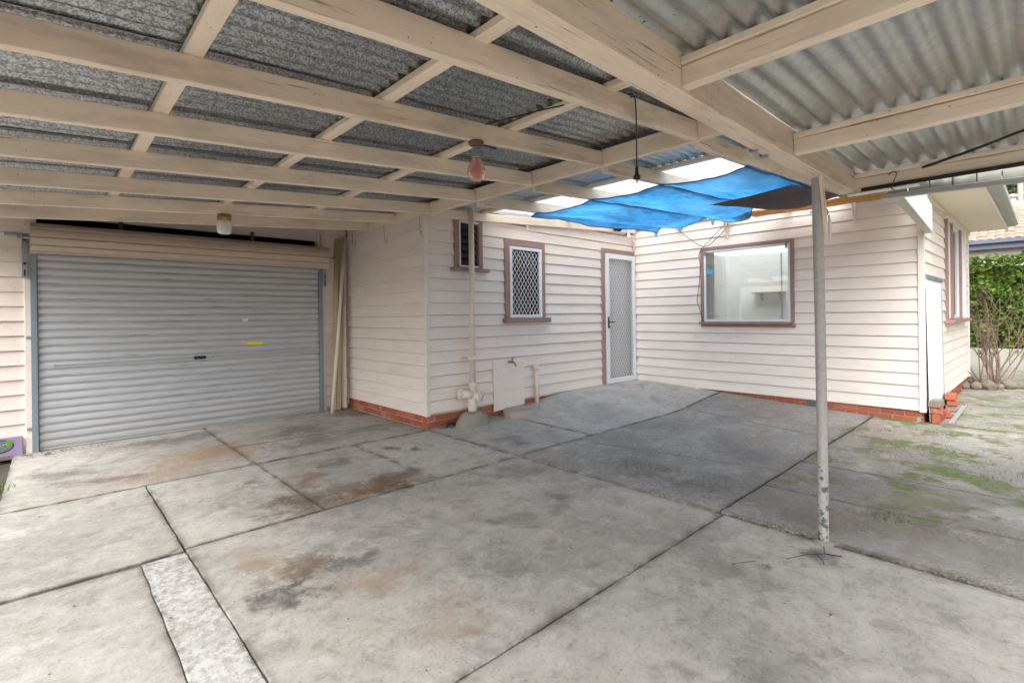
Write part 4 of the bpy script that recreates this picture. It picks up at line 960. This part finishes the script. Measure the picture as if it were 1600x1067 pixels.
el = lambda cx, cz, a, b_, k=20: [(cx+a*math.cos(2*math.pi*i/k), cz+b_*math.sin(2*math.pi*i/k)) for i in range(k)]
flat(el(-.36, .102, .152, .072), YG-.0535, 'road_edge', 'black', pm); flat(el(-.36, .102, .142, .064), YG-.0545, 'road_print', 'road', pm); flat(el(-.245, .13, .03, .026), YG-.0555, 'green_print', 'lime', pm)
for k in range(8): flat([(-.42+k*.022, .062+k*.0085), (-.408+k*.022, .066+k*.0085), (-.409+k*.022, .070+k*.0085), (-.421+k*.022, .066+k*.0085)], YG-.0565, 'road_dash', 'white', pm)

# ------------------------------------------------------------------ corner bricks, panel, small stone
pn = empty('white_sheet', (8.0, .95, 0)); tag(pn, 'tall white sheet leaning against the side wall', 'sheet')
V = []; F = []
for i in range(9):
    for j in range(9):
        x = 7.395+1.21*i/8; z = .02+1.64*j/8; V.append((x, .950+.022*j/8+.003*math.sin(i*.9)*math.sin(j*.5), z))
F = [(i*9+j, (i+1)*9+j, (i+1)*9+j+1, i*9+j+1) for i in range(8) for j in range(8)]
o = link('sheet', mesh('sheet', V, F), 'panelw', pn, (0, 0, 0), None, True); md = o.modifiers.new('thickness', 'SOLIDIFY'); md.thickness = .006
box('top_clip', (7.40, .958, 1.655), (8.62, .984, 1.69), 'trackc', pn, .004)
LB = mesh('loose_brick', boxv((-.112, -.053, 0), (.112, .053, .074)), BOX); bevel_me(LB, .007, 2)
for v in LB.vertices: v.co += Vector((.004*noise.noise(v.co*20), .004*noise.noise(v.co*22), .003*noise.noise(v.co*18)))
LB2 = LB.copy(); LB3 = LB.copy()
def lbrick(me, mat, x, y, z, rz, label, rx=0):
    o = link('loose_brick', me, mat, None, (x, y, z), (rx, 0, rz)); tag(o, label, 'brick', 'loose bricks at the house corner')
lbrick(LB, 'brick', 7.49, .942, .066, .03, 'dark red brick on edge at the front bottom of the corner pile', math.pi/2)
lbrick(LB, 'brick', 7.73, .938, .066, -.02, 'red brick on edge second in line at the bottom of the corner pile', math.pi/2)
lbrick(LB, 'brick', 7.50, .90, .121, .06, 'rounded red brick in the middle of the near corner pile')
lbrick(LB2, 'oldbrick', 7.48, .905, .196, -.08, 'grey-brown brick on top of the near corner pile')
lbrick(LB, 'brick', 7.99, .885, .012, .1, 'red brick lying flat behind the near corner pile')
lbrick(LB2, 'oldbrick', 8.52, .885, .010, .1, 'mossy brick at the bottom of the far pile beside the white sheet')
lbrick(LB, 'brick', 8.50, .88, .085, .2, 'orange-red brick in the middle of the far pile beside the white sheet')
lbrick(LB3, 'brick', 8.48, .88, .160, .02, 'mortar-crusted red brick on top of the far pile beside the white sheet')
b = MB(); b.box((0, 0, 0), (1.5, .008, .022)); b.box((0, .008, 0), (1.5, .05, .003)); o = b.build('metal_angle', 'gutterc', None, False, (7.46, .755, .016)); o.rotation_euler = (0, 0, .012); tag(o, 'white metal angle strip lying on the path beside the loose bricks', 'metal strip')
def rock(name, p, s, mat, label, cat, group=None, sd_=0):
    bm = bmesh.new(); bmesh.ops.create_icosphere(bm, subdivisions=3, radius=1)
    for v in bm.verts:
        q = 1+.28*noise.noise(v.co*1.3+Vector((sd_*7.3, 0, 0)))+.08*noise.noise(v.co*4+Vector((sd_, 3, 0))); v.co = Vector((v.co.x*s[0]*q, v.co.y*s[1]*q, v.co.z*s[2]*q))
    me = bpy.data.meshes.new(name); bm.to_mesh(me); bm.free()
    o = link(name, me, mat, None, p, None, True); tag(o, label, cat, group); return o
box_ = MB(); box_.box((-.028, -.03, 0), (.028, .03, .055)); o = box_.build('stone_block', 'soffit', None, False, (7.33, 3.70, hgt(7.33, 3.7)), .010); tag(o, 'small pale yellow block on the concrete by the brick base', 'block')
STN = [(11.10, .97, .10), (11.12, .84, .12), (11.17, .70, .15), (11.30, .58, .09), (11.50, .47, .15), (11.66, .36, .12), (11.8, .24, .13), (11.95, .12, .12), (12.06, .98, .11), (12.3, .05, .13)]
SL = ['round grey stone beside the house wall', 'upright tan stone second from the house wall', 'broad brown stone in front of the rose canes', 'small rounded stone right of the broad brown one', 'mossy green-grey stone right of the rose canes', 'dark stone beyond the mossy one', 'grey stone at the right edge of the bed', 'last stone of the border at the picture edge', 'flat stone behind the border at the wall', 'hidden stone at the back corner of the bed']
for i, (x, y, s_) in enumerate(STN): rock('border_stone', (x, y, s_*.45), (s_*.7, s_*.65, s_*.6), 'stone', SL[i], 'stone', 'stones round the rose bed', i+1)

# ------------------------------------------------------------------ plants
def leafcloud(b, pts, s0, s1, droop=.3):
    for p in pts:
        a = random.uniform(0, 6.283); d = Vector((math.cos(a), math.sin(a), random.uniform(-.9, .6))).normalized(); s_ = d.cross(Vector((random.uniform(-1, 1), random.uniform(-1, 1), random.uniform(-1, 1)))).normalized(); L = random.uniform(s0, s1); w = L*.32
        p = Vector(p); b.add([p, p+d*L*.5+s_*w, p+d*L, p+d*L*.5-s_*w], [(0, 1, 2, 3)])
rb = empty('rose_bush', (12.0, .72, 0)); tag(rb, 'bare brown rose bush with a few yellowing leaves beside the house', 'bush')
cn = MB(); lf = []
def cane(p, d, L, r_, lev):
    pts = [Vector(p)]; q = Vector(p); d = Vector(d).normalized(); n__ = 6
    for i in range(n__):
        d = (d+Vector((random.uniform(-.18, .18), random.uniform(-.18, .18), random.uniform(-.05, .12)))).normalized(); q = q+d*L/n__; pts.append(q.copy())
        if lev < 2 and i >= 1 and random.random() < .62:
            cane(q, d+Vector((random.uniform(-.9, .9), random.uniform(-.9, .9), random.uniform(0, .5))), L*random.uniform(.3, .55), r_*.55, lev+1)
        if i > 2 and random.random() < .20: lf.append(q+Vector((random.uniform(-.03, .03), random.uniform(-.03, .03), 0)))
    cn.tube(pts, [r_*(1-.6*i/n__) for i in range(n__+1)], 5)
for k in range(22):
    a = random.uniform(0, 6.283); r_ = random.uniform(.02, .22)
    cane((12.0+r_*math.cos(a), .70+r_*math.sin(a), .02), (random.uniform(-.35, .35)+.3*math.cos(a), random.uniform(-.32, .32)+.25*math.sin(a), 1), random.uniform(.8, 1.65), random.uniform(.007, .013), 0)
cn.build('canes', 'bark', rb, True); b = MB(); leafcloud(b, lf, .05, .10); b.build('leaves', 'leaf2', rb)
lw = tag(box('garden_wall', (15.5, -5, -.07), (15.68, 5, .42), 'tilew', None, .01), 'low grey concrete garden wall in front of the hedge', 'wall')
hd = empty('hedge', (16.3, 0, 0)); tag(hd, 'tall dense green hedge behind the low garden wall', 'hedge')
b = MB(); pts = []
for i in range(22000):
    y = random.uniform(-4.5, 4.8); z = .35+2.25*random.random()**.8; th = .45+.15*noise.noise((y*1.2, z*1.4, 0))
    top = 2.5+.16*noise.noise((y*1.6, 0, 5))
    if z > top: z = top*random.uniform(.9, 1.02)
    dx = -th*(random.random()**.35)+.22*noise.noise((y*2.6, z*2.6, 2)); pts.append((16.4+dx, y, z))
leafcloud(b, pts, .07, .14); b.build('leaves', 'leaf', hd)
b = MB(); b.box((16.35, -4.4, .2), (16.75, 4.7, 2.3)); b.build('inner_growth', 'tbark', hd)
b = MB()
for k in range(16): y = -4.2+k*.57; b.tube([(16.4, y, -.07), (16.42, y+.05, .6), (16.4, y, 1.4)], [.04, .035, .02], 6)
b.build('stems', 'tbark', hd)
def tree(p, H, crown, n, label, seed):
    random.seed(seed); t = empty('tree', p); tag(t, label, 'tree', 'trees behind the tiled roof')
    b = MB(); P0 = Vector(p); b.tube([P0, P0+Vector((.1, .1, H*.35)), P0+Vector((-.1, .2, H*.7))], [.22, .17, .08], 9); pts = []; cl = []
    for k in range(26):
        a = random.uniform(0, 6.283); r_ = crown*random.random()**.5; c_ = P0+Vector((r_*math.cos(a), r_*math.sin(a), H*random.uniform(.42, 1.0))); cl.append((c_, crown*random.uniform(.18, .36)))
        b.tube([P0+Vector((0, .1, H*random.uniform(.3, .55))), P0.lerp(c_, .6)+Vector((0, 0, H*.15)), c_], [.07, .045, .015], 5)
    b.build('trunk', 'tbark', t, True)
    for i in range(n):
        c_, r_ = random.choice(cl); d = Vector((random.gauss(0, 1), random.gauss(0, 1), random.gauss(0, .8))).normalized(); pts.append(c_+d*r_*random.random()**.4)
    b = MB(); leafcloud(b, pts, .16, .34); b.build('crown', 'tleaf', t)
tree((36, -.5, 0), 8.5, 3.0, 5200, 'grey-green tree behind the tiled roof at the picture edge', 3); tree((39, 3.6, 0), 8.0, 3.2, 5200, 'paler tree just left of the pole behind the tiled roof', 5); tree((37, -6, 0), 9.5, 3.4, 4200, 'tall tree beyond the right edge of the tiled roof', 8)
random.seed(11)

# ------------------------------------------------------------------ neighbour
nb = empty('neighbour_house', (21, 0, 0)); tag(nb, 'neighbouring house with red tiled roof and slate-blue gutter', 'house')
b = MB(); b.box((21.4, -5, -.07), (27, 7, 3.15)); b.build('wall', 'board', nb); box('fascia', (21.0, -5.6, 3.12), (21.06, 7.4, 3.31), 'navy', nb, .004); box('gutter', (20.88, -5.6, 3.28), (20.998, 7.4, 3.40), 'navy', nb, .015); box('eave_soffit', (21.06, -5.6, 3.13), (21.4, 7.4, 3.145), 'navy', nb, 0)
rf = empty('roof', (21, 0, 3.4), nb); sl2 = .42
me = mesh('roof_deck', [(21.0, -5.6, 3.33), (21, 7.4, 3.33), (25.2, 7.4, 3.33+4.2*sl2), (25.2, -5.6, 3.33+4.2*sl2), (29.4, 7.4, 3.33), (29.4, -5.6, 3.33)], [(0, 3, 2, 1), (3, 5, 4, 2), (0, 1, 4, 5), (0, 5, 3), (1, 2, 4)]); link('roof_deck', me, 'tile', rf)
V = []; F = []; nn_ = 10
for x in (0, .36):
    for k in range(nn_+1): y = .20*k/nn_; V.append((x, y, .030*math.sin(math.pi*k/nn_)+(.03 if x == 0 else 0)))
F = [(k, k+1, nn_+2+k, nn_+1+k) for k in range(nn_)]
V += [(v[0], v[1], v[2]-.02) for v in V[:nn_+1]]; F += [(k+1, k, 2*nn_+2+k, 2*nn_+3+k) for k in range(nn_)]
tm = mesh('roof_tile', V, F)
for i in range(10):
    for j in range(18):
        q = link('roof_tile', tm, 'tile', None, (20.95+.30*i, -1.3+.204*j, 3.385+.30*i*sl2+random.uniform(-.006, .006)), (0, -math.atan(sl2), random.uniform(-.02, .02))); setp(q, rf)
fl = MB(); fl.tube([(24, .86, 4.5), (24, .86, 5.05)], .10, 14); fl.lathe([(.13, 5.05), (.15, 5.09), (.13, 5.15), (.05, 5.18)], (24, .86, 0), 14); o = fl.build('flue', 'gutterc', nb, True)
pw = MB(); pw.tube([(30, .83, -.07), (30, .83, 9)], [.11, .09], 10); o = pw.build('power_pole', 'ring', None, True); tag(o, 'pinkish pole rising behind the tiled roof', 'pole')

# ------------------------------------------------------------------ litter, weeds, twig
b = MB()
for (cx, cy, n_, r_) in ((6.34, 1.47, 60, .12), (5.5, 1.0, 60, .25), (6.0, .8, 90, .35), (5.3, .35, 90, .3), (5.9, .45, 60, .3), (3.85, .72, 60, .13), (6.9, .86, 50, .2), (6.65, 1.22, 30, .1), (5.0, 1.25, 40, .2), (-.4, 5.6, 240, .25), (-.45, 5.0, 160, .22), (11.6, .1, 60, .3), (7.6, .2, 60, .4), (9.0, .3, 60, .5)):
    for k in range(n_):
        a = random.uniform(0, 6.283); q = r_*random.random()**.7; p = Vector((cx+q*math.cos(a), cy+q*math.sin(a), -.02 if cx < 0 else .008)); h = random.uniform(.006, .022)*(4 if cx < 0 else 1); d = Vector((random.uniform(-.6, .6), random.uniform(-.6, .6), 1))*h; s_ = Vector((random.uniform(-1, 1), random.uniform(-1, 1), 0)).normalized()*random.uniform(.002, .0045)
        b.add([p-s_, p+s_, p+d+s_*.2, p+d-s_*.2], [(0, 1, 2, 3)])
o = b.build('weeds', 'grass'); tag(o, 'short green weeds and grass in the concrete', 'weeds', kind='stuff')
b = MB()
def crumb(p, s_): 
    d = [Vector((random.uniform(-1, 1), random.uniform(-1, 1), random.uniform(0, .5)))*s_ for _ in range(4)]; p = Vector(p); b.add([p+q for q in d], [(0, 1, 2), (0, 2, 3), (0, 3, 1), (1, 3, 2)])
for k in range(240): crumb((random.uniform(-.2, 7.2), random.uniform(-.5, 4.8), .006), random.uniform(.003, .010))
for k in range(420): crumb((random.gauss(-.05, .28), YG-.10-abs(random.gauss(0, .10)), .004), random.uniform(.004, .013))
for k in range(300): crumb((3.205+random.uniform(-.012, .018), random.uniform(-.6, 4.8), -.004), random.uniform(.005, .012))
for k in range(120): crumb((random.gauss(3.45, .08), 4.80+random.uniform(-.04, .04), .006), random.uniform(.004, .012))
o = b.build('litter', 'litter'); tag(o, 'scattered leaf litter and grit on the concrete', 'litter', kind='stuff')
b = MB(); b.tube([(3.12, .86, .012), (3.02, .83, .016), (2.95, .90, .012), (2.83, .955, .010)], [.0028, .0025, .002, .0015], 5); b.tube([(3.02, .83, .016), (3.06, .76, .012)], .003, 5); b.tube([(2.99, .86, .015), (2.93, .81, .012), (2.9, .80, .012)], .0025, 5)
o = b.build('twig', 'litter'); tag(o, 'forked dry twig on the concrete at the foot of the post', 'twig')
b = MB(); b.tube([(2.70, 1.06, .006), (2.64, 1.10, .007), (2.58, 1.13, .006)], .0014, 5); o = b.build('twig', 'litter'); tag(o, 'thin straight straw on the slab left of the post', 'twig')
cable('black_hose_end', [(3.42, 4.80, .02), (3.46, 4.78, .05), (3.52, 4.77, .03), (3.56, 4.76, .012)], .018, 'black', 'black hose stub poking from the broken brick base', 'hose')
